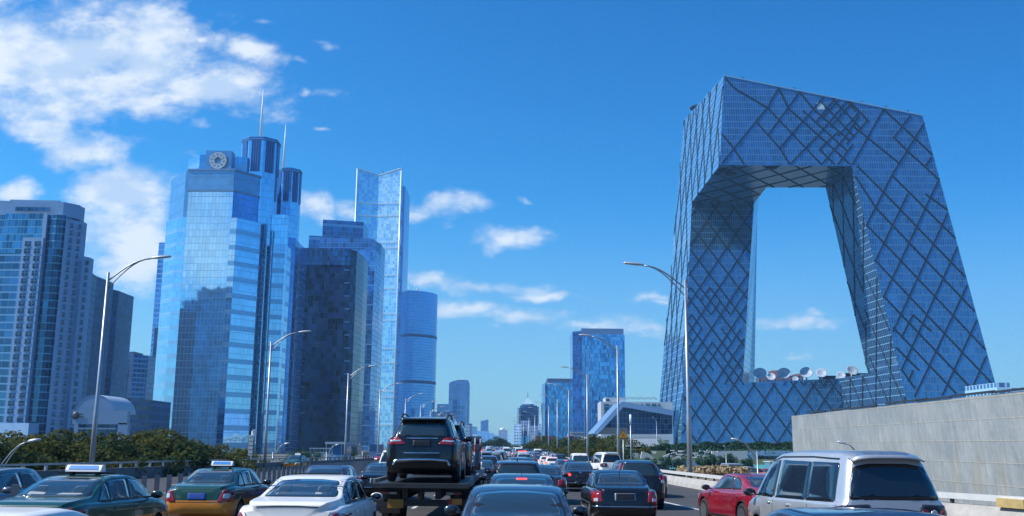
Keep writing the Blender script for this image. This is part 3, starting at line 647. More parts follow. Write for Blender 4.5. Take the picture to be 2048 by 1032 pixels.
# ============================================================ THE LOOPED BUILDING
def V(*a): return np.array(a,float)
cA=at_z(1440,330,165); cB=at_z(1703,333,165); cC=at_z(1652,375,165); cD=at_z(1533,375,165); cE=at_z(1512,402,165); cG=at_z(1390,405,165)
cB[1]=cA[1]; cG[0]=cA[0]; cC[0]=cB[0]; cE[1]=cG[1]
P0=at_z(1447,152,222); n1=np.cross(V(1,0,0),P0-cA); n2=np.cross(V(0,1,0),P0-cA)
TR=on_plane(1845,232,cA,n1); BRa=on_plane(1993,775,cA,n1); BR=TR+(BRa-TR)*((TR[2]-GROUND)/(TR[2]-BRa[2]))
BLa=on_plane(1813,800,cA,n1); BL=cB+(BLa-cB)*((cB[2]-GROUND)/(cB[2]-BLa[2]))
TL=on_plane(1368,240,cA,n2); bl=on_plane(1313,870,cA,n2); TB=TL+(bl-TL)*((TL[2]-GROUND)/(TL[2]-bl[2]))
FB=np.linalg.solve(np.array([n2,n1,[0,0,1.]]),np.array([n2@cA,n1@cG,GROUND]))
R1=on_plane(1485,765,cG,n1); K1=on_plane(1678,757,cG,n1); 
dn=(FB-cG)/(cG[2]-FB[2])                       # leaning edge direction per metre down
def down(p,z=GROUND): return p+V(0,dn[1],-1)*(p[2]-z)
K0=down(K1); K0[0]-=4
_n6=np.cross(BL-cB,K1-cB); Bp=on_plane(1741,748,cB,_n6); _n5=np.cross(cC-cB,Bp-cB); Cp=on_plane(1736,747,cB,_n5)
K0=np.linalg.solve(np.array([_n6,n1,[0,0,1.]]),np.array([_n6@cB,n1@cG,GROUND]))
R2=at_y(1501,765,676); E2=at_y(1513,402,700); E2[2]=168
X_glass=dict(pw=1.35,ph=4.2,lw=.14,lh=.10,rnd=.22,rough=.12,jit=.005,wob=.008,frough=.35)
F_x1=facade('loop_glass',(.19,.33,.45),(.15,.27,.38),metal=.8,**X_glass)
F_x2=facade('loop_glass_lit',(.40,.58,.70),(.30,.46,.58),metal=.8,**X_glass)  # paler copy of the loop glass, light on the left face put into its colour
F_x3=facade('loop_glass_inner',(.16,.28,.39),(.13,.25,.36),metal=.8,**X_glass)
F_x4=facade('loop_glass_bars',(.20,.32,.46),(.30,.45,.58),pw=2.4,ph=4.2,lw=.07,lh=.10,metal=.8,rnd=.1,rough=.1,jit=.006,wob=.008)
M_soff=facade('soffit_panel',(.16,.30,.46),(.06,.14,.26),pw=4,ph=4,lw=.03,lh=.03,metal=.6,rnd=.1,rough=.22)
M_bar=mat('loop_diagrid',(.016,.038,.075),.7,spec=.2)
X=bld('landmark_building','giant looped angular skyscraper of blue glass with a criss-cross steel diagrid','building',float(cA[0]),float(cA[1]))
def panel(name,pts,m,parent=X):
    b=MB(); b.face(pts); return under(b.build(name,m),parent)
f1=[P0,cA,cB,BL,BR,TR]; f2=[P0,TL,TB,FB,cG,cA]; f3=[cA,cG,cE,cD,cC,cB]
cD3=V(cE[0]+0,cC[1],165); f3=[cA,cG,cE,cD,cC,cB]
f4=[cG,FB,K0,K1,R1,cE]
f5=[cC,cB,Bp,Cp]; f6=[cB,BL,K0,K1,Bp]; f7=[cE,R1,R2,E2]
Bk=V(TR[0]+2,TR[1]+52,TR[2]+1); Bk0=V(BR[0]-1,BR[1]+70,GROUND); In=V(cC[0],cC[1],TR[2]+6); In0=V(Cp[0]+6,Cp[1]+4,GROUND)
TLb=V(E2[0]-2,TL[1]+2,TL[2]-1); TLb0=V(R2[0]+8,TB[1],GROUND)
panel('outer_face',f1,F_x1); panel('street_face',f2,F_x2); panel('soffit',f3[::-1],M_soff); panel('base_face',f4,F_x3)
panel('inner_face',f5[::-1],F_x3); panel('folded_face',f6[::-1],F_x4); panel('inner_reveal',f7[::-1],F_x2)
tI=V(cE[0],cD[1],215); 
b=MB()
b.face([P0,TR,Bk,In,V(cD[0],cD[1],212),V(E2[0],E2[1],230),TLb,TL])
under(b.build('roof',M_roof),X)
b=MB(); b.face([TR,BR,Bk0,Bk]); b.face([Bk,Bk0,In0,Cp,cC,In]); b.face([V(cD[0],cD[1],212),In,cC,cD]); b.face([TL,TLb,TLb0,TB]); b.face([TLb,V(E2[0],E2[1],230),E2,R2,V(R2[0],R2[1],GROUND),TLb0]); b.face([V(E2[0],E2[1],230),V(cD[0],cD[1],212),cD,cE,E2])
b.face([R1,K1,Bp,Cp,V(Cp[0],R2[1],R1[2]),R2]); b.face([V(Cp[0],R2[1],R1[2]),Cp,In0,V(Cp[0],R2[1],GROUND)]); b.face([R2,V(Cp[0],R2[1],R1[2]),V(Cp[0],R2[1],GROUND),V(R2[0],R2[1],GROUND)])
under(b.build('rear_faces',F_x1),X)
# steel diagrid: thin proud bars clipped to the face they lie on
def inpoly(p,poly):
    c=False; n=len(poly)
    for i in range(n):
        a,b_=poly[i],poly[i-1]
        if (a[1]>p[1])!=(b_[1]>p[1]) and p[0]<(b_[0]-a[0])*(p[1]-a[1])/(b_[1]-a[1])+a[0]: c=not c
    return c
rb_=random.Random(5)
class Face:
    def __init__(s,pts,o,e1):
        n=np.zeros(3)
        for i in range(len(pts)): n+=np.cross(pts[i],pts[(i+1)%len(pts)])
        n/=np.linalg.norm(n); 
        if n@(CAM-pts[0])<0: n=-n
        s.n=n; s.e1=e1-(e1@n)*n; s.e1/=np.linalg.norm(s.e1); s.e2=np.cross(n,s.e1); 
        if s.e2[2]<0: s.e2=-s.e2
        s.o=o; s.poly=[s.to2(p) for p in pts]; s.mb=MB()
    def to2(s,p): return ((p-s.o)@s.e1,(p-s.o)@s.e2)
    def to3(s,q,h=0): return s.o+q[0]*s.e1+q[1]*s.e2+s.n*h
    def px(s,x,y): return s.to2(on_plane(x,y,s.o,s.n))
    def seg(s,a,b,w=1.1):
        N=max(2,int(math.hypot(b[0]-a[0],b[1]-a[1])/1.5)); ins=[inpoly((a[0]+(b[0]-a[0])*i/N,a[1]+(b[1]-a[1])*i/N),s.poly) for i in range(N+1)]; i=0
        while i<=N:
            if ins[i]:
                j=i
                while j<N and ins[j+1]: j+=1
                if j>i:
                    h=.25+rb_.uniform(0,.12)
                    s.mb.bar(s.to3((a[0]+(b[0]-a[0])*i/N,a[1]+(b[1]-a[1])*i/N),h/2-.1),s.to3((a[0]+(b[0]-a[0])*j/N,a[1]+(b[1]-a[1])*j/N),h/2-.1),w,h+.2,up=s.n)
                i=j+1
            else: i+=1
    def lattice(s,hw,hh,o=(0,0),rng_=None,w=1.0,yr=None,drop=0):
        xs=[p[0] for p in s.poly]; ys_=[p[1] for p in s.poly]; y0,y1=yr or (min(ys_),max(ys_))
        i0=int((min(xs)-o[0])/hw)-2; i1=int((max(xs)-o[0])/hw)+2; j0=int((y0-o[1])/hh)-1; j1=int((y1-o[1])/hh)+1
        for i in range(i0,i1):
            for j in range(j0,j1):
                for sg in (1,-1):
                    if (i+j)%2==(0 if sg==1 else 1):
                        if rb_.random()<drop: continue
                        a=(o[0]+i*hw,o[1]+j*hh); b_=(a[0]+hw,a[1]+hh)
                        if sg==-1: a,b_=(a[0],a[1]+hh),(a[0]+hw,a[1])
                        s.seg(a,b_,w)
    def done(s,name): return under(s.mb.build(name,M_bar),X)
Fa=Face(f1,cA,V(1,0,0))
def L6(l,sx=3.225,ox=1340,oy=130):
    for q in l: Fa.seg(Fa.px(ox+q[0]/sx,oy+q[1]/sx),Fa.px(ox+q[2]/sx,oy+q[3]/sx),.98)
L6([(345,72,415,150),(415,150,628,275),(700,150,628,275),(628,275,335,635),(335,445,405,530),(405,530,478,640),(628,275,975,640),(700,150,765,280),(765,280,1161,640),(835,175,635,450),(995,205,705,540),(562,372,710,540),(710,540,772,640),(835,175,930,290),(930,290,1161,490),(775,640,950,460),(950,460,1140,235),(980,640,1130,465),(1130,465,1220,330),(1085,640,1180,510),(1065,218,940,370),(858,295,1150,560),(965,545,1060,640),(965,545,1085,430),(1140,235,1200,300)])
def L7(l): L6(l,1.613,1640,180)
L7([(150,435,560,865),(178,550,572,965),(205,665,500,975),(235,765,440,980),(108,270,180,380),(180,380,512,728),(205,330,480,615),(120,245,205,330),(232,275,450,492),(292,205,395,300),(340,335,418,392),(262,900,305,962),(245,830,320,905),(205,62,362,208),(240,155,300,215),(105,115,260,240),
    (415,390,235,780),(450,492,262,905),(482,615,305,990),(512,728,395,985),(540,850,485,975),(385,285,205,668),(283,335,178,552),(232,275,150,437),(340,100,232,275),(292,82,238,155),(205,62,105,240),(365,208,340,245),(300,725,262,800),(300,725,360,780),(300,905,285,940)])
for k in range(1,4): L6([(930+46*k,290-50*k,930+46*k+215,290-50*k+226)])
for k in range(1,5): L6([(930+52*k,290+55*k,930+52*k+135,290+55*k-150)])
Fa.done('steel_diagrid')
Fb=Face(f2,cG,V(0,1,0)); Fb.lattice(11,26,o=(0,3),w=1.5,drop=.1)
# seams that run nearly parallel up the street side
for k in range(9): Fb.seg((-58+k*7,110),(-72+k*7+26,225),.5) if k<6 else None
Fb.done('steel_diagrid')
Fd=Face(f4,cG,V(1,0,0)); zt2=Fd.to2(R1)[1]
Fd.lattice(6.4,9.2,o=(3,-4),w=.98); Fd.lattice(6.4,9.2,o=(9.4,-4),yr=(zt2+4,zt2+52),w=.85,drop=.3)
o_=Fd.done('steel_diagrid')
Fe=Face(f5,cC,V(0,1,0)); Fe.lattice(9,19,o=(4,0),w=.9); Fe.done('steel_diagrid')
Ff=Face(f6,cB,V(0,1,0)); Ff.lattice(10,20,o=(2,0),w=.8,drop=.1); Ff.done('steel_diagrid')
Fg=Face(f3,cA,V(1,0,0)); Fg.lattice(9.5,12,o=(2,5),w=.8); Fg.done('steel_diagrid')
for (px,py) in ((1446,340),(1461,347.5),(1543,334.5)):
    c=at_z(px,py,165); b=MB(); b.lathe([(3.4,0),(3.4,-.5),(.2,-.52)],c=(c[0],c[1],c[2]),n=24); under(b.build('round_hatch',M_bar),X)
def tile(fc,x0,y0,x1,y1,name='bright_panel'):
    a,c=fc.px(x0,y0),fc.px(x1,y1); b=MB(); b.face([fc.to3(q,.12) for q in (a,(c[0],a[1]),c,(a[0],c[1]))]); under(b.build(name,mat('pale_panel',(.5,.58,.62),.4)),X)
tile(Fa,1633,205.5,1649,219)
c=at_y(1389,216,700); b=MB(); b.lathe([(6.5,0),(7.5,1.2),(7,1.8),(.1,1.9)],c=(c[0]+4,c[1],c[2]-1),n=24); under(b.build('helipad',M_bar),X)
b=MB(); 
for t in (.1,.36,.7,.82,.93): p=P0+(TR-P0)*t; b.tube([p,p+V(0,0,1.8)],.15,5); b.box(p+V(0,0,1.6),(1.6,.3,.3),rz=.4)
under(b.build('roof_cradles',M_dsteel),X)
b=MB(); b.bar(P0+V(0,0,.3),TR+V(0,0,.3),1,.8); under(b.build('parapet_edge',mat('light_edge',(.3,.5,.7),.4,metal=.4)),X)
# ---- satellite dishes standing on the base roof
M_dish=mat('dish_white',(.40,.48,.58),.5,noise=.06,nscale=.5)
dz=R1[2]
dishes=[(1520,749,13,640,'large white satellite dish nearest the left leg on the low roof'),(1543,755,8.5,636,'small white satellite dish second from the left leg'),(1568,749,13,642,'large white satellite dish overlapping the red-brown building'),(1591,759,6,634,'smallest white dish tucked below the two large ones'),(1613,747.5,13,644,'large white satellite dish alone in the middle of the low roof'),(1643,748,11,640,'medium white satellite dish left of the black roof plant'),(1682,752,9,632,'small white dish just left of the tallest tilted dish'),(1703,743,12,630,'tilted white satellite dish highest up beside the right leg')]
for (px,py,rp,Y,lb_) in dishes:
    c=at_y(px,py,Y); R=rp*Y/FPX; r=empty('satellite_dish',(c[0],Y,dz)); tag(r,lb_,'satellite dish','dishes on the low roof of the looped building')
    b=MB(); prof=[(.02,.55*R*0),(R*.4,R*.06),(R*.75,R*.2),(R,R*.36),(R*.98,R*.40),(R*.7,R*.25),(R*.02,R*.08)]
    b.lathe(prof,c=(0,0,0),axis='Z',n=26)
    me=b.build('reflector',M_dish,r); d=Vector((-.18 if px<1690 else .1,-.75,.5)).normalized(); me.rotation_euler=d.to_track_quat('Z','Y').to_euler(); me.location=(0,0,c[2]-dz)
    b=MB(); b.tube([(0,.6,0),(0,.3,c[2]-dz)],[R*.16,R*.1],8); b.tube([(0,0,c[2]-dz),(d.x*R*.8,d.y*R*.8,c[2]-dz+d.z*R*.8)],R*.03,5); b.build('mount',M_steel,r)
for (x0,x1,y0,y1,Y,lb_) in ((1648,1671,753,766,650,'black roof plant enclosure on the low base roof'),(1692,1737,748,762,648,'long black roof plant enclosure against the right leg of the loop')):
    a=at_y(x0,y1,Y);c=at_y(x1,y0,Y); b=MB(); b.prism([(a[0],Y),(c[0],Y),(c[0],Y+10),(a[0],Y+10)],dz,c[2]); b.prism([(a[0]-.5,Y-.6),(c[0]+.5,Y-.6),(c[0]+.5,Y+10.6),(a[0]-.5,Y+10.6)],c[2]+.01,c[2]+.5,bottom=True); tag(b.build('roof_plant',M_bar),lb_,'plant room')
F_red=facade('red_brown',(.05,.09,.16),(.15,.085,.11),3.2,3.2,.45,.5,metal=.2,rnd=.3)
r=bld('apartment_building','red-brown apartment block with a raised stair head behind the satellite dishes','building',at_y(1560,760,820)[0],820)
wing(r,'body',[(1522,753),(1605,751)],820,20,F_red); wing(r,'stair_head',[(1544,741),(1568,740)],818,12,mat('red_brown_wall',(.15,.075,.09),.8)); wing(r,'stair_head',[(1591,748),(1606,746)],817,12,MATS['red_brown_wall'])
# ============================================================ VEHICLES
M_glass=mat('car_glass',(.022,.035,.036),.03,spec=.9,coat=1.)
M_glassd=mat('tinted_glass',(.008,.009,.010),.04,spec=.7,coat=1.)
M_trim=mat('black_trim',(.012,.012,.013),.45)
M_rubber=mat('tyre_rubber',(.02,.02,.02),.8,bump=.3,bscale=30)
M_alloy=mat('alloy',(.55,.56,.58),.25,metal=.9)
M_chrome=mat('chrome',(.75,.76,.78),.12,metal=1.)
M_well=mat('wheel_well',(.006,.006,.006),.9)
M_lred=mat('tail_lens',(.30,.012,.015),.12,coat=1.)
M_lit=mat('lit_brake_lens',(.6,.02,.02),.2,coat=1.,emit=(1,.06,.04),es=2.2)
M_lwht=mat('clear_lens',(.6,.6,.62),.1,coat=1.,metal=.3)
M_lamb=mat('amber_lens',(.55,.2,.03),.15,coat=1.)
M_plb=mat('blue_plate',(.02,.07,.32),.4)
M_plblk=mat('black_plate',(.012,.012,.014),.4)
M_plw=mat('pale_plate',(.35,.36,.4),.4)
M_plfr=mat('plate_frame',(.45,.46,.48),.3,metal=.5)
M_int=mat('cabin_pale',(.35,.37,.36),.7)
def paint(name,c,metal=.25,rough=.28): return mat('paint_'+name,c,rough,metal=metal,coat=.45 if name=='white' else .6 if name=='black' else 1.,spec=.3 if name=='white' else .5,noise=.07,nscale=2.)
PT={k:paint(k,*v) for k,v in dict(white=((.88,.85,.79),0.,.3),silver=((.60,.60,.60),.55,.32),grey=((.17,.175,.185),.5,.3),dark_grey=((.05,.053,.058),.5,.3),black=((.008,.008,.009),.1,.25),
  navy=((.02,.03,.055),.4,.3),slate=((.05,.065,.085),.55,.28),brown=((.022,.013,.012),.4,.3),maroon=((.06,.01,.012),.3,.3),red=((.40,.010,.028),.35,.25),green=((.012,.075,.045),.2,.3),champagne=((.36,.31,.24),.5,.3),teal=((.02,.1,.11),.3,.3),blue=((.03,.09,.28),.3,.3)).items()}
def taxi_paint():
    m=bpy.data.materials.new('taxi_two_tone'); m.use_nodes=True; t=NT(m.node_tree); tc=t.n('ShaderNodeTexCoord'); s=t.n('ShaderNodeSeparateXYZ',_in=[tc.outputs['Object']])
    k=t.m('LESS_THAN',s.outputs[2],.66); c=t.mix(k,(.008,.06,.036),(.66,.24,.025))
    b=t.n('ShaderNodeBsdfPrincipled',_in={'Base Color':c,'Roughness':.3,'Coat Weight':1.,'Coat Roughness':.04}); t.n('ShaderNodeOutputMaterial',_in=[b.outputs[0]]); return m
M_taxi=taxi_paint()
SPEC=dict(
 sedan=dict(L=4.75,W=1.80,top=[(0,.98),(.12,1.03),(.5,1.07),(.82,1.09),(1.25,1.26),(1.65,1.395),(2.05,1.45),(2.6,1.455),(3.05,1.39),(3.45,1.2),(3.75,1.03),(4.2,.93),(4.55,.82),(4.75,.66)],
  sh=[(0,.90),(.5,.96),(1.5,.95),(3.4,.93),(4.1,.86),(4.55,.74),(4.75,.58)],w=[(0,.80),(.06,.88),(.18,.945),(.5,.985),(1.2,1),(3.7,1),(4.2,.96),(4.5,.89),(4.68,.8),(4.75,.70)],
  wg=[(0,.74),(.8,.84),(1.6,.875),(3.2,.87),(4,.80),(4.75,.6)],wr=[(0,.72),(.8,.80),(1.7,.715),(2.8,.71),(3.5,.74),(4,.77),(4.75,.58)],
  rs=[(.2,.12),(.34,.02),(.5,0),(.66,.02),(.9,.07),(1.1,.11)],wheels=(.98,3.72,.33),
  rear_win=[(-.64,1.085),(.64,1.085),(.55,1.355),(.2,1.375),(-.2,1.375),(-.55,1.355)],front_win=[(-.70,1.04),(.70,1.04),(.58,1.34),(.2,1.38),(-.2,1.38),(-.58,1.34)],
  side=[[(1.08,1.0),(1.55,1.0),(1.55,1.33),(1.4,1.28)],[(1.60,1.0),(2.42,.99),(2.42,1.375),(2.0,1.37),(1.60,1.345)],[(2.50,.99),(3.42,.985),(3.2,1.17),(2.95,1.33),(2.50,1.375)]],
  tail=[(.50,.70),(.84,.70),(.86,.93),(.56,.93)],plate=(.74,.46,.15),stripe=.52),
 coupe=dict(L=4.6,W=1.82,top=[(0,1.0),(.12,1.05),(.5,1.08),(.9,1.11),(1.4,1.28),(1.85,1.385),(2.3,1.41),(2.7,1.40),(3.1,1.28),(3.5,1.06),(4.1,.93),(4.45,.8),(4.6,.64)],
  sh=[(0,.92),(.5,.97),(1.5,.95),(3.4,.90),(4.1,.83),(4.45,.7),(4.6,.56)],w=[(0,.76),(.06,.86),(.2,.93),(.6,.99),(1.2,1.0),(2.2,.975),(3.6,1),(4.1,.95),(4.4,.87),(4.6,.7)],
  wg=[(0,.70),(.8,.76),(1.6,.80),(3.2,.82),(4,.80),(4.6,.6)],wr=[(0,.68),(.8,.72),(1.7,.65),(2.8,.65),(3.5,.66),(4,.75),(4.6,.58)],
  rs=[(.2,.14),(.34,.03),(.5,0),(.66,.03),(.9,.10),(1.1,.10)],wheels=(.95,3.68,.345),
  rear_win=[(-.55,1.10),(.55,1.10),(.46,1.33),(-.46,1.33)],front_win=[(-.62,1.04),(.62,1.04),(.5,1.33),(-.5,1.33)],
  side=[[(1.35,1.02),(1.92,1.0),(1.92,1.315),(1.65,1.27),(1.45,1.17)],[(2.0,1.0),(3.28,.97),(2.95,1.2),(2.55,1.32),(2.0,1.325)]],
  tail=[(.46,.74),(.84,.72),(.88,.95),(.60,.93)],plate=(.66,.46,.15),stripe=None),
 hatch=dict(L=4.3,W=1.80,top=[(0,1.40),(.3,1.45),(.8,1.48),(1.5,1.485),(2.2,1.46),(2.7,1.34),(3.2,1.08),(3.7,.96),(4.1,.84),(4.3,.68)],
  sh=[(0,.95),(1,.98),(3,.93),(3.7,.86),(4.1,.74),(4.3,.6)],w=[(0,.82),(.06,.9),(.2,.96),(.6,1),(3.3,1),(3.8,.95),(4.1,.88),(4.3,.72)],
  wg=[(0,.80),(1,.85),(2.9,.84),(3.6,.80),(4.3,.62)],wr=[(0,.56),(1,.62),(2.4,.62),(3.1,.68),(3.7,.75),(4.3,.6)],
  rs=[(.2,.14),(.35,.02),(.5,0),(.7,.02),(.98,.08),(1.15,.2),(1.45,.42)],wheels=(.75,3.4,.33),
  rear_win=[(-.56,1.08),(.56,1.08),(.46,1.36),(-.46,1.36)],front_win=[(-.64,1.04),(.64,1.04),(.52,1.38),(-.52,1.38)],
  side=[[(.62,1.06),(1.5,1.03),(1.5,1.37),(1.0,1.36),(.75,1.28)],[(1.58,1.03),(2.85,.99),(2.6,1.22),(2.3,1.36),(1.58,1.385)]],
  tail=[(.56,.84),(.84,.84),(.82,1.06),(.62,1.06)],plate=(.80,.46,.15),stripe=None),
 suv=dict(L=4.6,W=1.86,top=[(0,1.62),(.3,1.66),(.8,1.69),(1.7,1.69),(2.4,1.65),(2.8,1.55),(3.3,1.22),(3.55,1.13),(4.1,1.05),(4.45,.93),(4.6,.74)],
  sh=[(0,1.05),(1,1.07),(3,1.04),(3.7,1.0),(4.3,.88),(4.6,.66)],w=[(0,.84),(.06,.91),(.2,.965),(.6,1),(3.6,1),(4.1,.96),(4.4,.89),(4.6,.74)],
  wg=[(0,.82),(1,.87),(3,.86),(3.7,.82),(4.6,.62)],wr=[(0,.60),(1,.66),(2.6,.66),(3.3,.72),(3.8,.78),(4.6,.6)],
  rs=[(.25,.14),(.4,.02),(.55,0),(.8,.02),(1.1,.07),(1.3,.17),(1.68,.36)],wheels=(.86,3.6,.37),
  rear_win=[(-.66,1.16),(.66,1.16),(.56,1.53),(.2,1.555),(-.2,1.555),(-.56,1.53)],front_win=[(-.68,1.2),(.68,1.2),(.56,1.56),(-.56,1.56)],
  side=[[(.52,1.15),(1.2,1.13),(1.2,1.53),(.85,1.53),(.62,1.44)],[(1.28,1.13),(2.15,1.12),(2.15,1.56),(1.28,1.55)],[(2.23,1.12),(3.2,1.11),(2.95,1.34),(2.7,1.51),(2.23,1.56)]],
  tail=[(.50,.98),(.88,.96),(.89,1.16),(.62,1.15)],plate=(.98,.48,.15),stripe=None),
 mpv=dict(L=4.95,W=1.82,top=[(0,1.86),(.15,1.90),(.6,1.94),(2.2,1.95),(3.0,1.92),(3.5,1.80),(3.95,1.50),(4.3,1.20),(4.5,1.08),(4.8,.96),(4.95,.74)],
  sh=[(0,1.12),(1,1.12),(3.5,1.08),(4.3,1.0),(4.7,.88),(4.95,.66)],w=[(0,.88),(.05,.93),(.18,.975),(.5,1),(4.0,1),(4.5,.95),(4.8,.87),(4.95,.76)],
  wg=[(0,.88),(.6,.93),(3.6,.92),(4.3,.86),(4.95,.66)],wr=[(0,.66),(.8,.74),(3.1,.74),(3.9,.77),(4.4,.80),(4.95,.62)],
  rs=[(.25,.08),(.4,.0),(.6,.01),(1.1,.03),(1.3,.07),(1.9,.26)],wheels=(.98,3.95,.34),
  rear_win=[(-.72,1.18),(.72,1.18),(.66,1.45),(.56,1.68),(.3,1.72),(-.3,1.72),(-.56,1.68),(-.66,1.45)],front_win=[(-.7,1.2),(.7,1.2),(.62,1.76),(-.62,1.76)],
  side=[[(.36,1.13),(1.50,1.11),(1.50,1.74),(.46,1.73)],[(1.53,1.11),(2.98,1.09),(2.90,1.755),(1.53,1.74)],[(3.10,1.09),(4.15,1.09),(3.85,1.38),(3.50,1.64),(3.28,1.73),(3.02,1.755)]],
  tail=[(.36,.86),(.88,.84),(.92,1.08),(.42,1.08)],plate=(.66,.46,.15),stripe=None),
 van=dict(L=4.2,W=1.66,top=[(0,1.84),(.15,1.88),(.6,1.90),(2.6,1.90),(3.2,1.84),(3.6,1.62),(3.95,1.25),(4.1,1.05),(4.2,.8)],
  sh=[(0,1.08),(1,1.08),(3.5,1.06),(3.9,.98),(4.1,.86),(4.2,.7)],w=[(0,.90),(.05,.95),(.18,.98),(.5,1),(3.5,1),(3.9,.96),(4.1,.9),(4.2,.8)],
  wg=[(0,.90),(.6,.94),(3.4,.93),(3.9,.88),(4.2,.7)],wr=[(0,.72),(.8,.78),(3.0,.78),(3.7,.8),(4.2,.66)],
  rs=[(.25,.06),(.4,.0),(.6,.0),(1.1,.02),(1.3,.04),(1.85,.16)],wheels=(.8,3.2,.29),
  rear_win=[(-.68,1.2),(.68,1.2),(.60,1.68),(-.60,1.68)],front_win=[(-.66,1.15),(.66,1.15),(.6,1.66),(-.6,1.66)],
  side=[[(.35,1.18),(1.3,1.16),(1.3,1.68),(.45,1.68)],[(1.38,1.16),(2.4,1.15),(2.4,1.69),(1.38,1.69)],[(2.5,1.14),(3.55,1.12),(3.4,1.4),(3.1,1.68),(2.5,1.70)]],
  tail=[(.70,.80),(.86,.80),(.86,1.12),(.72,1.12)],plate=(.80,.44,.14),stripe=None))
def sedan_variant(k,**kw): d=dict(SPEC[k]); d.update(kw); return d
def body_fn(S):
    top,sh,w,wg,wr,rs=[interp(S[k]) for k in('top','sh','w','wg','wr','rs')]; hw=S['W']/2; L=S['L']
    lowf=interp([(0,.34),(.25,.22),(.8,.19),(L-.8,.18),(L-.2,.22),(L,.32)])
    def ring(y):
        W_=w(y)*hw; zs=sh(y); zt=top(y); zb=lowf(y); g=wg(y)*hw*min(1,w(y)+.04); r_=wr(y)*hw*min(1,w(y)+.04); z0=zs+.03; h=max(zt-z0,.015)
        P=[(0,zb),(.5*W_,zb),(.86*W_,zb+.005),(.95*W_,zb+.05),(.985*W_,zb+.14),(W_,zb+.28),(1.003*W_,(zb+zs)/2+.06),(.998*W_,zs-.16),(.985*W_,zs-.07),(.965*W_,zs-.01),(.935*W_,zs+.02),(g,z0)]
        for t in (.08,.25,.45,.65,.82): P.append((g+(r_-g)*t**1.12,z0+h*.90*t/.9 if t<.01 else z0+h*.93*t))
        e=(g+(r_-g)*.9,z0+h*.86)
        for a in (12,30,48,66,80): a_=math.radians(a); P.append((r_*(.86+.14*math.cos(a_))*(1-.0*a) if a<60 else r_*(.80 if a<70 else .60),z0+h*(.86+.14*math.sin(a_)*(.86 if a<60 else .93 if a<70 else .97))))
        P.append((r_*.32,z0+h*.995)); P.append((0,z0+h))
        return P
    def shift(y,z):
        d=rs(z)*max(0,1-y/1.3); f=.0
        return y+d
    return ring,shift,L
def make_body(S,res=1.):
    ring,shift,L=body_fn(S); n=int(58*res); ysn=[]
    for i in range(n+1):
        t=i/n; ysn.append(L*(t-.13*math.sin(2*math.pi*t)/ (2*math.pi)*2.2))
    ysn=[0,.015,.04,.08]+[y for y in ysn if .1<y<L-.1]+[L-.08,L-.04,L-.015,L]
    mb=MB(); rows=[]
    def full(y,sc=1.,yo=0.):
        P=ring(y); zc=.62; 
        Q=[(x*sc,zc+(z-zc)*sc) for x,z in P]
        R=[(x,shift(y,z)+yo,z) for x,z in Q]; Lf=[(-x,yy,z) for x,yy,z in R[1:-1]][::-1]
        return R+Lf
    for sc,yo in ((.02,-.03),(.4,-.028),(.75,-.018),(.93,-.006)): rows.append(full(0,sc,yo))
    for y in ysn: rows.append(full(y))
    for sc,yo in ((.93,.008),(.75,.03),(.4,.045),(.02,.05)): rows.append(full(L,sc,yo))
    mb.grid(rows,closed=True,cap0=True,cap1=True); return mb
def wheel_mesh(R,detail=True):
    t=MB(); w=.21
    t.lathe([(R*.64,-w/2+.01),(R*.9,-w/2),(R*.985,-w/2+.03),(R,-.05),(R,.05),(R*.985,w/2-.03),(R*.9,w/2),(R*.64,w/2-.01),(R*.62,0)],axis='X',n=30)
    r=MB(); r.lathe([(R*.64,w/2-.012),(R*.66,w/2+.004),(R*.62,w/2+.002),(R*.58,w/2-.03),(R*.56,-.02),(R*.02,-.03)],axis='X',n=30,mi=1)
    r.lathe([(R*.66,w/2+.004),(R*.60,w/2),(R*.58,w/2-.02)],axis='X',n=30)
    for k in range(10):
        a=2*math.pi*(k//2)/5+(.13 if k%2 else -.13); r.bar((w/2-.012,R*.08*math.cos(a),R*.08*math.sin(a)),(w/2-.014,R*.60*math.cos(a),R*.60*math.sin(a)),.035,.03,up=(1,0,0))
    r.lathe([(R*.14,w/2-.03),(R*.14,w/2+.0),(R*.02,w/2+.008)],axis='X',n=14)
    return t,r
def round_poly(P,r=.05,n=4):
    out=[]; m=len(P)
    for i in range(m):
        a,b,c=Vector(P[i-1]),Vector(P[i]),Vector(P[(i+1)%m]); d1,d2=(a-b),(c-b); k=min(r,d1.length*.45,d2.length*.45); p=b+d1.normalized()*k; q=b+d2.normalized()*k
        for j in range(n+1): t=j/n; out.append(p*(1-t)**2+b*2*t*(1-t)+q*t*t)
    dense=[]
    for i in range(len(out)):
        a,b=out[i],out[(i+1)%len(out)]; k=max(1,int((b-a).length/.09)); dense+=[a+(b-a)*j/k for j in range(k)]
    return dense
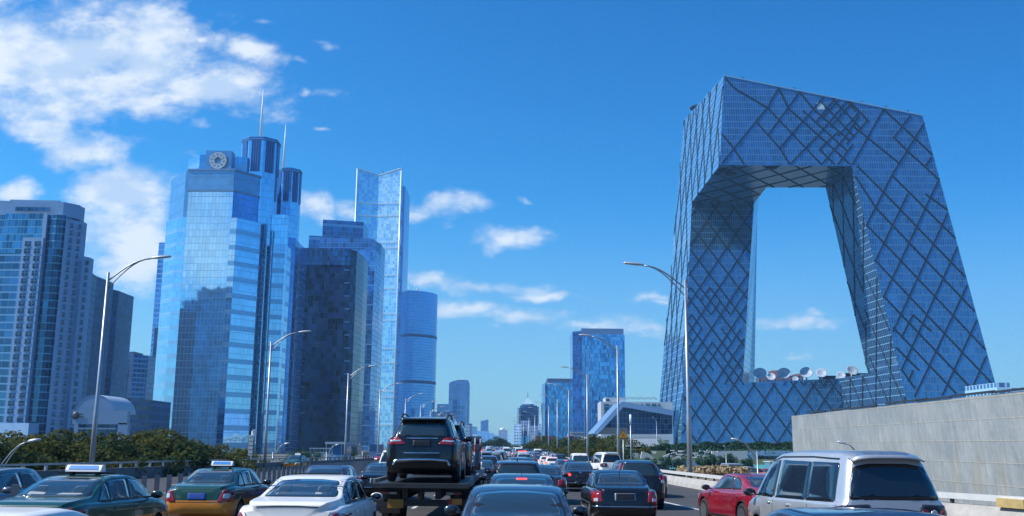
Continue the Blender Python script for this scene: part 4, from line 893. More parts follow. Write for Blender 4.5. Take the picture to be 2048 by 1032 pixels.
class Car:
    def __init__(s,kind,S,colour,label,cat='car',name='car',glass=None,detail=2,brake=False,plate=None,group=None,wheels=True,lens=None,mirror=True):
        s.S=S; s.root=empty(name); tag(s.root,label,cat,group); s.col=PT.get(colour) if isinstance(colour,str) else colour
        s.gl=glass or M_glass; s.detail=detail
        mb=make_body(S,1. if detail else .6); bo=mb.build('body',[s.col,M_well],s.root,fix=True); s.body=bo
        me=bo.data; s.bvh=BVHTree.FromPolygons([v.co.copy() for v in me.vertices],[tuple(p.vertices) for p in me.polygons])
        y1,y2,R=S['wheels']; hw=S['W']/2
        if wheels:
            c=MB()
            for yy in (y1,y2):
                for sx in (-1,1): c.lathe([(R+.055,sx*(hw*.66)),(R+.055,sx*(hw+.3))] if sx>0 else [(R+.055,-(hw+.3)),(R+.055,-(hw*.66))],c=(0,yy,R-.005),axis='X',n=28,sm=False)
            co=c.build('cut',[s.col,M_well],fix=True); 
            for p in co.data.polygons: p.material_index=1
            md=bo.modifiers.new('b','BOOLEAN'); md.object=co; md.operation='DIFFERENCE'; md.solver='EXACT'
            dg=bpy.context.evaluated_depsgraph_get(); nm=bpy.data.meshes.new_from_object(bo.evaluated_get(dg)); bo.modifiers.clear(); old=bo.data; bo.data=nm; nm.name='body'; bpy.data.objects.remove(co); bpy.data.meshes.remove(old)
            nm.materials.clear(); nm.materials.append(s.col); nm.materials.append(M_well)
            for p in nm.polygons:
                cc=p.center; inw=False
                for yy in (y1,y2):
                    d=math.hypot(cc.y-yy,cc.z-R+.005)
                    if d<R+.058 and abs(cc.x)<hw-.004 and abs(cc.x)>hw*.6 and (abs(p.normal.x)<.3 and abs(d-R-.055)<.02 or abs(abs(cc.x)-hw*.66)<.01): inw=True
                p.material_index=1 if inw else 0
            t,r=wheel_mesh(R); tm,rm=t.mesh('tyre'),r.mesh('rim'); tm.materials.append(M_rubber); rm.materials.append(M_alloy); rm.materials.append(M_trim)
            for yy in (y1,y2):
                for sx in (-1,1):
                    w_=bpy.data.objects.new('wheel',tm); COL.objects.link(w_); w_.parent=s.root; w_.location=(sx*(hw-.115),yy,R); w_.rotation_euler=(0,0,0 if sx>0 else math.pi)
                    q=bpy.data.objects.new('rim',rm); COL.objects.link(q); q.parent=w_
        s.rear('rear_window',S['rear_win'],s.gl,seal=True); s.front('windscreen',S['front_win'],M_glass,seal=True)
        for P in S['side']:
            for sx in (1,-1): s.side('side_window',P,s.gl,sx,seal=True)
        for sx in (1,-1): s.tail(sx,brake,lens)
        for sx in (1,-1): s.front('headlight',[(sx*.50,.60),(sx*.84,.66),(sx*.82,.80),(sx*.52,.72)] if S['top'][0][1]<1.5 else [(sx*.50,.72),(sx*.84,.76),(sx*.82,.94),(sx*.52,.88)],M_lwht,r=.03)
        s.front('grille',[(-.42,.56),(.42,.56),(.45,.70),(-.45,.70)],M_trim,r=.03)
        pz,pw,ph=S['plate']; s.rear('number_plate',[(-pw/2,pz-ph/2),(pw/2,pz-ph/2),(pw/2,pz+ph/2),(-pw/2,pz+ph/2)],plate or M_plb,r=.01,eps=.014)
        if mirror:
            zs=interp(S['sh'])(L_:=S['side'][-1][1][0]-.12)+.10
            for sx in (1,-1): s.mirror(sx,L_,zs)
    def patch(s,name,P,m,o3,dr,eps=.006,r=.05,mi=0,parent=None,thin=False):
        poly=round_poly(P,r) if r else [Vector(p) for p in P]; c=sum(poly,Vector((0,0)))/len(poly); d=Vector(dr); rows=[]
        for k,(sc) in enumerate((1.,.985,.8,.55,.28,.02)):
            row=[]
            for p in poly:
                q=c+(p-c)*sc; o=Vector(o3(q.x,q.y)); h=s.bvh.ray_cast(o,d)
                if h[0] is None: h2=s.bvh.find_nearest(o+d*2.2); loc,nr=h2[0],h2[1]
                else: loc,nr=h[0],h[1]
                if nr.dot(d)>0: nr=-nr
                row.append(loc+nr*(eps if k else -.004))
            rows.append(row)
        mb=MB(); mb.grid(rows,closed=True); ob=mb.build(name,m,parent or s.root,fix=False)
        bm=bmesh.new(); bm.from_mesh(ob.data); bmesh.ops.recalc_face_normals(bm,faces=bm.faces)
        if bm.faces and sum((f.normal.dot(d)*f.calc_area() for f in bm.faces))>0: bmesh.ops.reverse_faces(bm,faces=bm.faces)
        bm.to_mesh(ob.data); bm.free(); return ob
    def _seal(s,P,k=1.05):
        c=sum((Vector(p) for p in P),Vector((0,0)))/len(P); o=[]
        for p in P: v=Vector(p)-c; o.append(c+v*((v.length+.028)/v.length))
        return [tuple(q) for q in o]
    def rear(s,name,P,m,eps=.008,r=.06,seal=False,parent=None):
        ob=s.patch(name,P,m,lambda a,b:(a,-2,b),(0,1,0),eps,r,parent=parent)
        if seal and s.detail: s.patch('seal',s._seal(P),M_trim,lambda a,b:(a,-2,b),(0,1,0),.003,r,parent=ob)
        return ob
    def front(s,name,P,m,eps=.008,r=.06,seal=False,parent=None):
        L=s.S['L']; ob=s.patch(name,P,m,lambda a,b:(a,L+2,b),(0,-1,0),eps,r,parent=parent)
        if seal and s.detail: s.patch('seal',s._seal(P),M_trim,lambda a,b:(a,L+2,b),(0,-1,0),.003,r,parent=ob)
        return ob
    def side(s,name,P,m,sx,eps=.008,r=.06,seal=False,parent=None):
        ob=s.patch(name,P,m,lambda a,b:(sx*3,a,b),(-sx,0,0),eps,r,parent=parent)
        if seal and s.detail: s.patch('seal',s._seal(P),M_trim,lambda a,b:(sx*3,a,b),(-sx,0,0),.003,r,parent=ob)
        return ob
    def tail(s,sx,brake,lens):
        P=[(sx*a,b) for a,b in (lens or s.S['tail'])]; ob=s.rear('tail_light',P,M_lit if brake else M_lred,eps=.014,r=.04); return ob
    def line(s,name,pts,w,m,sx=None,eps=.004):
        """thin seam / strip following the skin; sx None = seen from the rear"""
        V_=[Vector(p) for p in pts]; mb=MB(); rows=[]
        dn=[]
        for i in range(len(V_)-1):
            k=max(1,int((V_[i+1]-V_[i]).length/.08)); dn+=[V_[i]+(V_[i+1]-V_[i])*j/k for j in range(k)]
        dn.append(V_[-1])
        for i,p in enumerate(dn):
            t=(dn[min(i+1,len(dn)-1)]-dn[max(0,i-1)]).normalized(); nrm=Vector((-t.y,t.x)); row=[]
            for q,e in ((p-nrm*w/2,-.004),(p-nrm*w*.45,eps),(p+nrm*w*.45,eps),(p+nrm*w/2,-.004)):
                o,d=((q.x,-2,q.y),(0,1,0)) if sx is None else ((sx*3,q.x,q.y),(-sx,0,0))
                h=s.bvh.ray_cast(Vector(o),Vector(d))
                if h[0] is None: h=s.bvh.find_nearest(Vector(o)+Vector(d)*2.2)
                nr=h[1] if h[1].dot(Vector(d))<0 else -h[1]; row.append(h[0]+nr*e)
            rows.append(row)
        mb.grid(rows); return mb.build(name,m,s.root)
    def mirror(s,sx,y,z,k=1.):
        hw=s.S['W']/2; mb=MB(); x=hw+.10
        mb.lathe([(.01,-.07),(.06,-.065),(.10,-.02),(.105,.03),(.10,.05),(.01,.052)][::-1],c=(0,0,0),axis='Y',n=18)
        for i,v in enumerate(mb.v): mb.v[i]=(x+sx*0+v[0]*1.15 if sx>0 else -x+v[0]*1.15,y-v[1]+0,z+v[2]*.72)
        mb.bar((sx*(hw-.10),y+.02,z-.05),(sx*(hw+.05),y,z-.03),.05,.03)
        o=mb.build('door_mirror',s.col if s.detail else M_trim,s.root,fix=True)
        g=MB(); g.lathe([(.088,0),(.087,-.004),(.01,-.005)],c=(0,0,0),axis='Y',n=18)
        for i,v in enumerate(g.v): g.v[i]=(sx*x+v[0]*1.15,y-.054+v[1],z+v[2]*.72)
        g.build('mirror_glass',mat('mirror_dark',(.10,.11,.12),.05,metal=.9),o); return o
    def seams(s,sxs=(1,-1)):
        S=s.S; sh=interp(S['sh']); y1,y2,R=S['wheels']; mm=S['side'][-1][0][0]-.04
        for sx in sxs:
            s.line('door_seam',[(mm,sh(mm)+.02),(mm,.32)],.012,M_trim,sx); a=S['side'][-1][1][0]; s.line('door_seam',[(a-.02,sh(a)-.02),(a+.0,.7),(a-.1,.32)],.012,M_trim,sx)
            if S['W']>1.7: b=y1+R+.12; s.line('door_seam',[(b-.06,sh(b)),(b-.02,.75),(b+.10,.32)],.012,M_trim,sx)
            for hy in (mm+.18,mm-.78):
                s.side('door_handle',[(hy-.09,sh(mm)-.12),(hy+.09,sh(mm)-.12),(hy+.09,sh(mm)-.09),(hy-.09,sh(mm)-.09)],s.col,sx,eps=.03,r=.015)
            s.line('sill_strip',[(y1+R+.1,.30),(y2-R-.1,.30)],.05,M_trim,sx)
        return s
    def trunk(s,z0=.62,half=.55):
        top=interp(s.S['top'])(.1); s.line('boot_seam',[(-half,.97 if top>1 and top<1.2 else top-.2),(-half*.98,z0),(half*.98,z0),(half,.97 if top<1.2 else top-.2)],.012,M_trim); return s
    def place(s,x,y,h=0.,dz=0.): s.root.location=(road_c(y)+x,y,road_z(y+2)+dz); s.root.rotation_euler=(-.0082 if y<110 else 0,0,math.radians(h)); return s
def clone(src,x,y,h=0.,col=None,label=None,group=None,cat=None,lod=0,name=None,dz=0.,drop=()):
    keep={'body','rear_window','windscreen','tail_light','wheel','side_window','headlight'} if lod else None
    r=src.copy(); COL.objects.link(r); 
    if name: r.name=name
    r.location=(road_c(y)+x,y,road_z(y+2)+dz); r.rotation_euler=(-.0082 if -20<y<110 and abs(h)<90 else 0,0,math.radians(h)+(-math.atan((road_c(y+10)-road_c(y))/10)))
    r['label']=label or r['label']
    if group: r['group']=group
    elif 'group' in r: del r['group']
    if cat: r['category']=cat
    def rec(o,p,d):
        for ch in o.children:
            nm=ch.name.split('.')[0]
            if (lod and nm not in keep) or nm in drop: continue
            c=ch.copy(); COL.objects.link(c); c.parent=p
            if nm in('body','door_mirror','door_handle') and col:
                c.material_slots[0].link='OBJECT'; c.material_slots[0].material=PT[col] if isinstance(col,str) else col
            if not (lod and d): rec(ch,c,d+1)
    rec(src,r,0); return r
# ------------------------------------------------------------ near traffic, one by one
SED=SPEC['sedan']
def cabin(c,zr=1.10):
    """pale things on the parcel shelf and headrests, read through the rear glass"""
    for sx in (-.36,.36): c.rear('headrest',[(sx-.13,zr+.05),(sx+.13,zr+.05),(sx+.11,zr+.16),(sx-.11,zr+.16)],mat('headrest_cloth',(.030,.042,.041),.12,coat=1.),eps=.0095,r=.05)
    c.rear('parcel_shelf',[(-.5,zr-.01),(.5,zr-.01),(.49,zr+.035),(-.49,zr+.035)],mat('shelf_cloth',(.042,.056,.056),.15,coat=1.),eps=.0092,r=.01)
def taxi_sign(c,y=2.0,z=1.49,w=.68):
    b=MB(); P=[(-.11,0),(.11,0),(.10,.035),(.035,.125),(-.035,.125),(-.10,.035)]
    b.grid([[(x,y+a,z+b_) for a,b_ in P] for x in (-w/2,w/2)],closed=True,sm=False,cap0=True,cap1=True); o=b.build('roof_sign',mat('sign_white',(.75,.76,.78),.35),c.root,fix=True)
    b=MB(); b.face([(-w/2+.05,y-.103,z+.045),(w/2-.05,y-.103,z+.045),(w/2-.07,y-.048,z+.112),(-w/2+.07,y-.048,z+.112)]); b.build('sign_panel',mat('sign_blue',(.05,.25,.62),.3),o)
    for v in b.v: pass
    b=MB()
    for sx in (-1,1): b.box((sx*w*.36,y,z-.03),(.04,.14,.08))
    b.bar((-w/2-.22,y+.05,z-.03),(w/2+.22,y+.05,z-.03),.03,.03); b.build('sign_rack',M_trim,c.root)
elan=sedan_variant('sedan',L=4.5,W=1.74,wheels=(.95,3.5,.31),tail=[(.52,.62),(.84,.62),(.87,.90),(.66,.93)],plate=(.76,.46,.15))
elan['top']=[(y*4.5/4.75,z*.985) for y,z in SED['top']]; elan['sh']=[(y*4.5/4.75,z) for y,z in SED['sh']]; elan['w']=[(y*4.5/4.75,z) for y,z in SED['w']]; elan['wg']=[(y*4.5/4.75,z) for y,z in SED['wg']]; elan['wr']=[(y*4.5/4.75,z) for y,z in SED['wr']]
elan['side']=[[(y*4.5/4.75,z*.985) for y,z in P] for P in SED['side']]
c=Car('sedan',elan,M_taxi,'dark green and orange taxi cut off at the lower left corner, blue roof sign raised','taxi',name='taxi').seams((1,)).trunk(); cabin(c,1.09); taxi_sign(c); c.place(-8.15,16.9,-2.5)
c.rear('dash_paper',[(-.52,1.10),(-.18,1.10),(-.2,1.14),(-.5,1.15)],M_int,eps=.0098,r=.01); c.rear('dash_paper',[(.0,1.10),(.5,1.10),(.48,1.13),(.1,1.13)],M_int,eps=.0098,r=.01)
taxiA=c
c=Car('sedan',elan,M_taxi,'green over orange taxi seen whole from behind, left of the white sedan','taxi',name='taxi').seams((1,)).trunk(); cabin(c,1.09); taxi_sign(c,w=.58); c.place(-7.9,25.2,-1)
for sx in (1,-1): c.rear('reversing_lamp',[(sx*.66,.71),(sx*.80,.71),(sx*.81,.83),(sx*.68,.83)],M_lwht,eps=.02,r=.05)
taxiB=c
wsed=sedan_variant('sedan',L=4.86,W=1.86,tail=[(.60,.60),(.88,.62),(.93,.86),(.78,.90)],rs=[(.2,.12),(.34,.02),(.5,0),(.66,.02),(.9,.08),(1.1,.03)])
wsed['top']=[(y*1.02,z) for y,z in [(0,1.02),(.12,1.07),(.5,1.09),(.95,1.12),(1.5,1.30),(1.9,1.41),(2.2,1.455),(2.7,1.46),(3.1,1.39),(3.5,1.19),(3.8,1.03),(4.2,.93),(4.55,.82),(4.76,.66)]]
wsed['rear_win']=[(-.64,1.12),(.64,1.12),(.53,1.365),(.2,1.385),(-.2,1.385),(-.53,1.365)]
for k in ('w','sh','wg','wr'): wsed[k]=[(y*1.02,z) for y,z in SED[k]]
wsed['wheels']=(1.0,3.8,.34)
c=Car('sedan',wsed,'white','white sedan with an open sunroof lip in the near lane between taxi and flatbed truck').seams((1,)); cabin(c,1.14); c.place(-3.72,16.7,-.5)
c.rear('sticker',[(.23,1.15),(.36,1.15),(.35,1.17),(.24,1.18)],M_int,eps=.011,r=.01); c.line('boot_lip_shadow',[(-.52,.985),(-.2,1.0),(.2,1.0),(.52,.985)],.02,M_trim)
c.line('boot_seam',[(-.72,.9),(-.62,.70),(.62,.70),(.72,.9)],.014,M_trim)
b=MB(); b.bar((-.46,2.35,1.485),(.46,2.35,1.485),.05,.02,up=(0,0,1)); b.build('sunroof_lip',M_trim,c.root)
white=c
slate=sedan_variant('sedan',rear_win=[(-.64,1.08),(.64,1.08),(.55,1.36),(.2,1.39),(-.2,1.39),(-.55,1.36)])
c=Car('sedan',slate,'slate','slate blue sedan filling the bottom centre right in front of the camera').seams(); c.place(.1,12.3)
0 and c.rear('mirror_reflection',[(-.08,1.30),(.08,1.30),(.07,1.315),(-.07,1.315)],M_int,eps=.011,r=.005)
slateC=c
c=Car('sedan',SED,'slate','blue-grey sedan with a lit high brake lamp and shark-fin aerial, behind it a brown off-roader').seams(); c.rear('high_brake_lamp',[(-.12,1.335),(.12,1.335),(.12,1.365),(-.12,1.365)],M_lit,eps=.012,r=.01)
b=MB(); b.face([(-.006,1.75,1.43),(-.006,2.0,1.44),(-.006,1.82,1.55)]); b.face([(.006,1.75,1.43),(.006,1.82,1.55),(.006,2.0,1.44)]); b.face([(-.006,1.75,1.43),(-.006,1.82,1.55),(.006,1.82,1.55),(.006,1.75,1.43)]); b.build('aerial',M_trim,c.root); c.place(.25,20.0)
lampsed=c
c=Car('suv',SPEC['suv'],'brown','dark brown off-roader with a wide black rear window in the centre lane').seams(); c.place(.2,27.6); c.S; b=MB(); b.tube([(0,.9,1.68),(0,.95,1.76)],.02,6); b.build('aerial',M_trim,c.root)
suvA=c
c=Car('sedan',sedan_variant('sedan',W=1.78,tail=[(.58,.66),(.85,.66),(.87,.96),(.62,.96)],plate=(.80,.50,.16)),'black','glossy black sedan with square red tail lights and a chrome bumper strip, right of centre',plate=M_plblk).seams().trunk(); cabin(c); c.place(3.0,26.0)
c.line('bumper_strip',[(-.84,.56),(-.5,.555),(0,.555),(.5,.555),(.84,.56)],.022,M_chrome,eps=.016); c.rear('plate_frame',[(-.27,.71),(.27,.71),(.27,.89),(-.27,.89)],M_plfr,eps=.008,r=.01)
for sx in (1,-1): c.rear('reversing_lamp',[(sx*.70,.68),(sx*.80,.68),(sx*.80,.76),(sx*.70,.76)],M_lwht,eps=.022,r=.01); c.line('side_moulding',[(.6,.62),(4.2,.60)],.03,M_chrome,sx)
b=MB(); b.tube([(0,1.3,1.30),(-.0,1.25,1.50)],.008,5); b.build('aerial',M_trim,c.root)
blackC=c
c=Car('suv',sedan_variant('suv',W=1.84,tail=[(.70,1.0),(.86,.98),(.80,1.30),(.60,1.58),(.56,1.56),(.68,1.28)]),'black','black crossover with tall curved tail lights behind the glossy black sedan',brake=False).seams(); c.place(4.45,34.2)
c.rear('rear_spoiler',[(-.5,1.575),(.5,1.575),(.5,1.60),(-.5,1.60)],M_chrome,eps=.02,r=.01); crv=c
for sx in (1,-1): c.rear('reversing_lamp',[(sx*.74,.93),(sx*.84,.93),(sx*.84,1.02),(sx*.74,1.02)],M_lwht,eps=.02,r=.02)
c=Car('sedan',SED,'dark_grey','dark sedan half hidden at the right edge of the black crossover').seams(); c.place(6.05,43.5); darkS=c
b6=sedan_variant('sedan',tail=[(.42,.78),(.84,.76),(.86,.93),(.46,.93)])
c=Car('sedan',b6,'brown','dark brown sedan with its left tail light lit, ahead of the glossy black one',plate=M_plblk).seams().trunk(); cabin(c); c.place(3.5,49.5)
c.rear('brake_glow',[(-.80,.79),(-.46,.79),(-.48,.90),(-.80,.90)],M_lit,eps=.018,r=.03); c.line('bumper_strip',[(-.7,.46),(.7,.46)],.03,M_chrome,eps=.014); c.rear('badge',[(-.05,.93),(.05,.93),(.05,1.0),(-.05,1.0)],M_chrome,eps=.014,r=.04)
b6c=c
c=Car('hatch',SPEC['hatch'],'white','small white hatchback with lit red tail lights, alone in a gap of the traffic',brake=True).seams(); c.rear('high_brake_lamp',[(-.12,1.37),(.12,1.37),(.12,1.40),(-.12,1.40)],M_lit,eps=.012,r=.01)
for sx in (1,-1): pass
c.place(4.25,100); c.rear('lower_trim',[(-.6,.34),(.6,.34),(.6,.44),(-.6,.44)],M_trim,r=.03); hatch=c
# red coupe and silver van merging from the right
c=Car('coupe',SPEC['coupe'],'red','deep red hardtop coupe merging from the right beside the concrete barrier').seams(); c.place(7.0,25.0,9.5); coupe=c
c.rear('tail_insert',[(-.80,.80),(-.55,.80),(-.57,.85),(-.80,.85)],M_lwht,eps=.02,r=.01); c.side('tail_light',[(.10,.80),(.34,.84),(.30,.95),(.08,.95)],M_lred,-1,eps=.012,r=.03); c.side('lower_reflector',[(.07,.55),(.2,.55),(.2,.60),(.07,.60)],M_lit,-1,r=.02)
for m_ in [o for o in c.root.children if o.name.startswith('door_mirror')]: m_.material_slots[0].link='OBJECT'; m_.material_slots[0].material=M_trim
mp=Car('mpv',SPEC['mpv'],'silver','big silver people carrier with black tinted windows at the lower right',cat='van',name='people_carrier',glass=M_glassd,plate=M_plfr).seams(); c=mp; c.place(6.25,16.2,5); c.root.scale=(1.03,1.03,1.03)
for sx in (1,-1):
    o=c.rear('lamp_housing',[(sx*.34,.84),(sx*.88,.82),(sx*.93,1.00),(sx*.84,1.09),(sx*.42,1.11)],mat('smoked_lens',(.03,.03,.035),.1,coat=1.),eps=.02,r=.04)
    for x_,m_ in ((.78,M_lred),(.62,M_lwht),(.47,M_lred)): 
        P=[(sx*x_+.055*math.cos(k*math.pi/5),.965+.06*math.sin(k*math.pi/5)) for k in range(10)]; c.rear('round_lamp',P,m_,eps=.028,r=0,parent=o)
    c.line('roof_gutter',[(.5,1.80),(1.5,1.83),(3.0,1.82),(3.6,1.72)],.03,M_trim,sx); c.line('body_groove',[(1.45,.62),(3.4,.60)],.02,M_trim,sx); c.side('indicator',[(4.42,.66),(4.52,.66),(4.52,.71),(4.42,.71)],M_lamb,sx,r=.02)
    c.side('wheel_flare',[(3.95+.46*math.cos(t),.34+.46*math.sin(t)) for t in [math.pi*k/10 for k in range(11)]],PT['silver'],sx,eps=.02,r=0) if False else None
b=MB(); rows=[]
for x in np.linspace(-.60,.60,15): k=1-(x/.61)**4; rows.append([(x,.30,1.80),(x,.16-.10*k,1.79+.02*k-.04*(1-k)),(x,.14-.10*k,1.815+.02*k-.04*(1-k)),(x,.40,1.88+.03*k-.03*(1-k))])
b.grid(rows,closed=True,cap0=True,cap1=True); b.build('roof_spoiler',PT['silver'],c.root,fix=True)
for m_ in [o for o in c.root.children if o.name.startswith('door_mirror')]: m_.scale=(1,1,1); m_.material_slots[0].link='OBJECT'; m_.material_slots[0].material=M_trim
# bottom edge roofs
c=Car('sedan',slate,'navy','dark blue car at the very bottom right, only its roof edge in view'); c.place(3.05,6.4); nearR=c
c=Car('sedan',wsed,'white','white car at the very bottom left, only its roof edge in view'); c.place(-4.15,5.2); nearL=c
# shared sources for the rest
vanp=Car('van',SPEC['van'],'white','white high-roofed minivan with a big black rear window in the lane left of the barrier',cat='van',name='minivan'); vanp.rear('high_brake_lamp',[(-.1,1.72),(.1,1.72),(.1,1.74),(-.1,1.74)],M_lred,eps=.01,r=.01); vanp.place(5.95,84)
s=MB()
X_=lambda src,x,y,label,col=None,h=0,cat=None,lod=0,name=None,group=None,dz=0,drop=(): clone(src.root,x,y,h,col,label,group,cat,lod,name,dz,drop)
X_(lampsed,-6.0,31,'maroon-black sedan peeking over the white sedan roof, in the left lane','maroon',drop=('high_brake_lamp','aerial'))
X_(blackC,-5.1,38.2,'black sedan with a pale number plate immediately left of the flatbed truck','black')
X_(crv,.45,44.5,'dark crossover with a lit roof brake lamp beyond the brown off-roader','black')
X_(lampsed,1.25,37.0,'dark green-black sedan overlapping the right side of the brown off-roader','dark_grey',drop=('high_brake_lamp',))
X_(lampsed,-2.0,43.5,'black sedan with one red lamp glowing just past the front of the flatbed truck','black')
X_(b6c,-1.75,56.5,'small black sedan between the flatbed truck and the centre lane','black')
X_(mp,-2.2,83,'silver people carrier with a black rear window left of the centre lane queue','silver')
X_(lampsed,4.1,72,'grey sedan with red lights squeezed beside the white minivan','grey')
X_(mp,8.1,79,'white people carrier angled into the rightmost lane by the barrier','white',h=7)
X_(crv,6.6,131,'black off-roader right of the white hatchback','black')
X_(hatch,4.3,121,'white car close in front of the small white hatchback','white')
X_(lampsed,.45,88,'white sedan roof showing over the dark crossover in the centre lane','white')
o=X_(vanp,1.7,138,'white police van with a red light bar on its roof in the centre queue','white',cat='police van')
b=MB(); b.box((0,1.6,1.97),(1.2,.25,.12)); lb_=b.build('light_bar',M_lit,o)
X_(vanp,-.7,211,'tall white minibus, left one of the pair above the middle of the queue','white',cat='minibus',name='minibus').scale=(1.15,1.2,1.22)
o=X_(vanp,2.0,215,'tall white minibus, right one of the pair above the middle of the queue','white',cat='minibus',name='minibus'); o.scale=(1.15,1.2,1.2)
X_(vanp,5.3,190,'white minivan by itself in front of the green trees right of centre','white').scale=(1.1,1.1,1.12)
# oncoming side
X_(crv,-14.3,26.0,'dark off-roader in the oncoming lanes at the left edge, its long roof in view','black',h=180)
X_(crv,-14.6,19.5,'black off-roader cut off by the left picture edge in the oncoming lanes','black',h=180)
X_(hatch,-11.9,24.4,'grey hatchback in the oncoming lane right behind the nearest taxi','grey',h=180)
o=X_(taxiB,-22.3,107,'green and orange taxi coming toward the camera beside the left parapet',h=175)
X_(lampsed,-19.4,152,'red sedan coming toward the camera far down the left carriageway','red',h=180,drop=('high_brake_lamp',))
X_(lampsed,-17.6,240,'silver sedan alone far down the oncoming carriageway','silver',h=180,lod=1)
# ------------------------------------------------------------ the queue that fades up the road
rq=random.Random(11)
COLS=['white','silver','black','grey','dark_grey','navy','champagne','white','silver','black','maroon','blue']
srcs=[(lampsed,'sedan','car'),(hatch,'hatchback','car'),(crv,'off-roader','car'),(vanp,'minivan','van'),(mp,'people carrier','van')]
cn=dict(dark_grey='dark grey',champagne='beige')
taken=[(-1.75,56.5),(.45,44.5),(4.25,100),(-2.2,83),(5.95,84),(4.1,72),(8.1,79),(6.6,131),(4.3,121),(.45,88),(1.7,138),(-.7,211),(2,215),(5.3,190),(3.5,49.5),(6.05,43.5),(1.25,37),(-2,43.5),(-5.1,38.2)]
nq=0
for ln,lx in enumerate((-8.1,-4.95,-1.7,1.3,4.4,7.3)):
    y=[66,47,64,95,146,150][ln]+rq.uniform(0,3)
    while y<640:
        x=lx+rq.uniform(-.25,.25)
        if lx>7 and y>330: break
        if any(abs(tx-x)<2 and abs(ty-y)<5.6 for tx,ty in taken): y+=3; continue
        src,nm,ct=rq.choices(srcs,[6,3,3,2,1.2])[0]; cl=rq.choice(COLS)
        far=y>170
        lane=('leftmost','second','third','fourth','fifth','rightmost')[ln]
        if far: o=clone(src.root,x,y,rq.uniform(-1.5,1.5),cl,f"tiny {cn.get(cl,cl)} {nm} far off in the dense queue where the road fades away",f"distant {cn.get(cl,cl)} {nm}s in the queue",ct,1)
        else: o=clone(src.root,x,y,rq.uniform(-1.5,1.5),cl,f"{cn.get(cl,cl)} {nm} of the mid-distance queue in the {lane} lane from the left",f"{cn.get(cl,cl)} {nm}s, {lane} lane",ct,0)
        nq+=1; taken.append((x,y)); y+=src.S['L']+rq.uniform(2.2,6.5)+(y-100)*.012
# ------------------------------------------------------------ flatbed truck with two black off-roaders
TX,TY=-2.25,25.2
TZ=road_z(26)
tr=empty('flatbed_truck',(TX,TY,TZ)); tag(tr,'long flatbed recovery truck carrying two black off-roaders in the lane left of centre','truck')
M_tr=mat('truck_dark',(.025,.027,.03),.6,noise=.3,nscale=3); M_bed=mat('bed_steel',(.05,.055,.06),.5,metal=.4,noise=.3,nscale=2); M_side=mat('bed_side_rail',(.22,.24,.27),.5,noise=.15)
DZ=1.12
b=MB(); b.box((0,6.6,DZ-.05),(2.42,13.2,.09)); b.box((0,-.05,DZ-.06),(2.46,.12,.11)); b.build('deck',M_bed,tr)
b=MB()
for sx in (-1,1): b.box((sx*1.24,6.75,DZ+.0),(.06,12.7,.16))
b.build('side_rails',M_side,tr)
b=MB()
for sx in (-1,1): b.box((sx*.42,7,DZ-.27),(.14,13.6,.26))
for y in np.arange(.5,13,1.4): b.box((0,y,DZ-.16),(2.3,.1,.12))
b.build('chassis',M_tr,tr)
b=MB(); b.box((0,.35,.62),(2.3,.10,.16)); b.box((-.9,.34,.80),(.12,.08,.3)); b.box((.9,.34,.8),(.12,.08,.3)); b.build('under_bumper',M_tr,tr)
t,r=wheel_mesh(.46); tm,rm=t.mesh('tyre'),r.mesh('rim'); tm.materials.append(M_rubber); rm.materials.append(M_side); rm.materials.append(M_tr)
for y in (2.0,3.2,11.9):
    for x in ((-1.08,-.80,.80,1.08) if y<5 else (-1.05,1.05)):
        w_=bpy.data.objects.new('wheel',tm); COL.objects.link(w_); w_.parent=tr; w_.location=(x,y,.46); w_.rotation_euler=(0,0,0 if x>0 else math.pi)
        q=bpy.data.objects.new('rim',rm); COL.objects.link(q); q.parent=w_
for sx in (-1,1):
    b=MB(); b.box((sx*.94,1.4,.62),(.55,.02,.66)); b.build('mudflap',M_rubber,tr)
    b=MB(); b.box((sx*.86,.28,.86),(.30,.03,.05)); b.build('reflector',mat('red_reflector',(.35,.05,.04),.3),tr)
    b=MB(); b.box((sx*.72,.262,.86),(.18,.02,.05)); b.build('reflector',mat('white_reflector',(.4,.4,.4),.3),tr)
b=MB(); b.box((-.66,.27,.60),(.40,.02,.22)); b.build('number_plate',mat('ochre_plate',(.38,.17,.02),.5),tr)
b=MB(); b.box((.86,.26,.66),(.34,.05,.15)); tl=b.build('tail_light',M_lamb,tr); b=MB(); b.box((.72,.232,.66),(.12,.02,.12)); b.build('red_lens',M_lred,tl)
M_post=mat('striped_post_white',(.5,.5,.5),.5)
def striped():
    m=bpy.data.materials.new('striped_post'); m.use_nodes=True; t=NT(m.node_tree); tc=t.n('ShaderNodeTexCoord'); s_=t.n('ShaderNodeSeparateXYZ',_in=[tc.outputs['Object']])
    c_=t.mix(t.m('LESS_THAN',t.m('FRACT',t.m('MULTIPLY',s_.outputs[2],1.6)),.35),(.42,.45,.5),(.30,.04,.05)); b=t.n('ShaderNodeBsdfPrincipled',_in={'Base Color':c_,'Roughness':.5}); t.n('ShaderNodeOutputMaterial',_in=[b.outputs[0]]); return m
M_stripe=striped()
for y0,dy in ((3.0,1.2),(8.2,1.1)):
    for sx in (1,-1):
        if sx<0 and y0<3: continue
        b=MB(); b.bar((sx*1.20,y0,DZ+.05),(sx*1.20,y0+dy,DZ+1.15),.03,.05); b.bar((sx*1.20,y0+dy,DZ+1.15),(sx*1.20,y0+dy+.25,DZ+.05),.04,.04); b.build('side_prop',M_stripe,tr)
b=MB(); rows=[]
for z,y0 in ((.75,13.5),(1.2,13.45),(1.9,13.5),(2.2,13.65),(2.4,13.9)): rows.append([(-1.1,y0,z),(1.1,y0,z),(1.1,15.3-(z-1.9)*.35*(z>1.9),z),(-1.1,15.3-(z-1.9)*.35*(z>1.9),z)])
